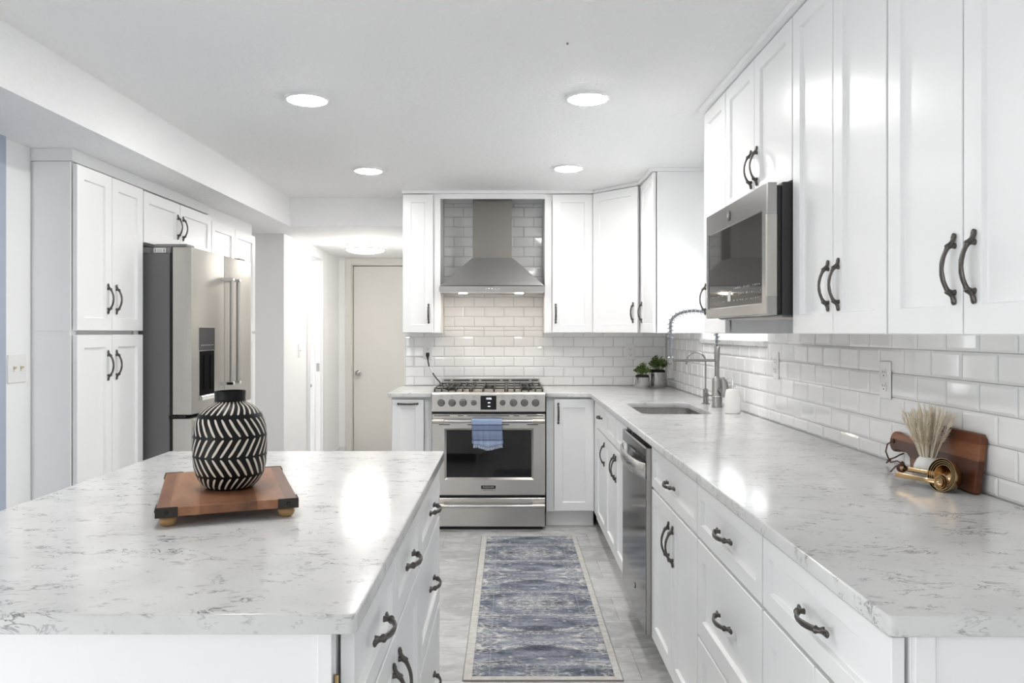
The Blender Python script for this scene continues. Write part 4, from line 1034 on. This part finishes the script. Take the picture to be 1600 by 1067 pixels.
for i in range(84):
    a = rd.uniform(0, 2*PI); q = rd.random()**.55; s0 = Vector((math.cos(a)*.013*q, math.sin(a)*.013*q, .050))
    lx = math.cos(a)*.085*q; lx = min(lx, .060) if lx > 0 else lx
    L = rd.uniform(.70, 1.05); e = Vector((lx*.75*L, math.sin(a)*.085*q*L, .072+.150*L*(1-.25*q)))
    m = s0.lerp(e, .5)+Vector((0, 0, .012)); pts = []
    for k in range(9):
        t = k/8; pts.append(s0*(1-t)**2+m*2*t*(1-t)+e*t*t)
    gr.tube(pts, [.0010]*5+[.0009, .0008, .0007, .0004], 4)
    for k in range(70):
        t = rd.uniform(.42, 1.02); p = s0*(1-t)**2+m*2*t*(1-t)+e*t*t
        d0 = (e-m).normalized(); w = .0085*math.sin(min(1, (1.04-t)/.62)*PI*.62)+.0015
        aa = rd.uniform(0, 2*PI); o_ = (Vector((math.cos(aa), math.sin(aa), rd.uniform(-.2, .4)))*w); tip = p+o_+d0*rd.uniform(.006, .013)
        sdv = d0.cross(o_).normalized()*.0007
        gr.quad([p-sdv, p+sdv, tip+sdv*.6, tip-sdv*.6])
g_ = gr.done('dried_grass', PAMPAS); g_.location = (PVX, PVY, WT); tag(g_, 'bunch of dried cream plume grass standing in the white vase', 'dried grass', None, 'stuff')

# nested brass cups, lying on their side
nrm = Vector((-.93, -.30, .20)).normalized(); hdir = Vector((-.30, .95, -.03)); hdir = (hdir-nrm*hdir.dot(nrm)).normalized(); sde = nrm.cross(hdir).normalized()
RC = Vector((1.112, 2.000, WT+.0432))
def cup(label, r, dpt, back, hl, hoff, name='measuring_cup', group='nested brass measuring cups'):
    loc = RC - nrm*back
    M3 = Matrix((sde, hdir, nrm)).transposed()      # local x=side, y=handle, z=opening
    sink_ = Vector((0, 0, -(RC.z-WT-.0432) - 0.0))
    t = thing(name, label, 'measuring cup' if name == 'measuring_cup' else 'measuring spoon', loc, 0, group)
    b = B(); th = .0011
    outer = [(.001, -dpt), (r*.45, -dpt*.97), (r*.74, -dpt*.80), (r*.92, -dpt*.50), (r, -dpt*.12), (r*1.01, 0)]
    inner = [(x-th if x > .002 else x, z+th*(1 if z < -.002 else 0)) for x, z in outer][::-1]
    b.lathe(outer+inner, 44, M=M3, cap=False)
    bw_ = b.done('bowl', GOLD, t, 50)
    b = B(); pts = [hdir*(r*.995)-nrm*.0015, hdir*(r+.012)+nrm*(hoff*.5), hdir*(r+.030)+nrm*hoff, hdir*(hl-.01)+nrm*hoff, hdir*hl+nrm*hoff]
    b.tube(pts, [(.0060, .0011), (.0062, .0012), (.0058, .0012), (.0075, .0012), (.0045, .0010)], 10, up=nrm.cross(hdir).cross(hdir))
    b.done('handle', GOLD, t, 50)
    return t
cup('largest brass measuring cup, outermost of the nest lying by the white vase', .0425, .048, 0, .136, -.008)
cup('second largest brass measuring cup, just inside the outermost one', .0372, .043, .0015, .136, -.005)
cup('third brass measuring cup of the nest, inside the second', .0322, .038, .0030, .136, -.002)
cup('smallest brass measuring cup, innermost of the four big cups', .0272, .033, .0045, .136, .001)
for i, (r, lab) in enumerate(((.0205, 'largest brass measuring spoon, lying in the brass cups'), (.0165, 'middle brass measuring spoon nested in the brass cups'), (.0128, 'smallest brass measuring spoon on top of the nest'))):
    loc0 = RC; RC = RC + hdir*(.010-.002*i)*0 - sde*0
    cc = cup(lab, r, r*.62, .002-.004*i, .132, .004+.0028*i-(.002-.004*i)*0, 'measuring_spoon', 'nested brass measuring spoons')
    dn = Vector((0, 0, -1)); dn = (dn-nrm*dn.dot(nrm)-hdir*dn.dot(hdir)).normalized()
    cc.location += dn*(.0265-r)*.95*.0 + dn*(.0195)
tie = thing('leather_tie', 'brown leather cord knotted around the brass handles', 'cord', RC+hdir*.126)
b = B(); ring = []
cvec = lambda a: sde*(.0095*math.cos(a))+nrm*(.0125*math.sin(a))
b.tube([cvec(2*PI*i/16) for i in range(17)], .0026, 8, up=hdir); b.tube([cvec(2*PI*i/16)+hdir*.005 for i in range(17)], .0026, 8, up=hdir)
b.lathe([(.001, -.007), (.006, -.003), (.006, .003), (.001, .007)], 12, (0, 0, .012))
b.tube([(0, 0, .012), hdir*.012+Vector((-.004, 0, .018)), hdir*.030+Vector((-.008, 0, .012)), hdir*.040+Vector((-.010, 0, .018))], .0019, 8)
b.tube([(0, 0, .010), hdir*.008+Vector((-.012, 0, .004)), hdir*.016+Vector((-.020, 0, -.012))], .0019, 8)
b.done('cord', LEATHER, tie, 60)
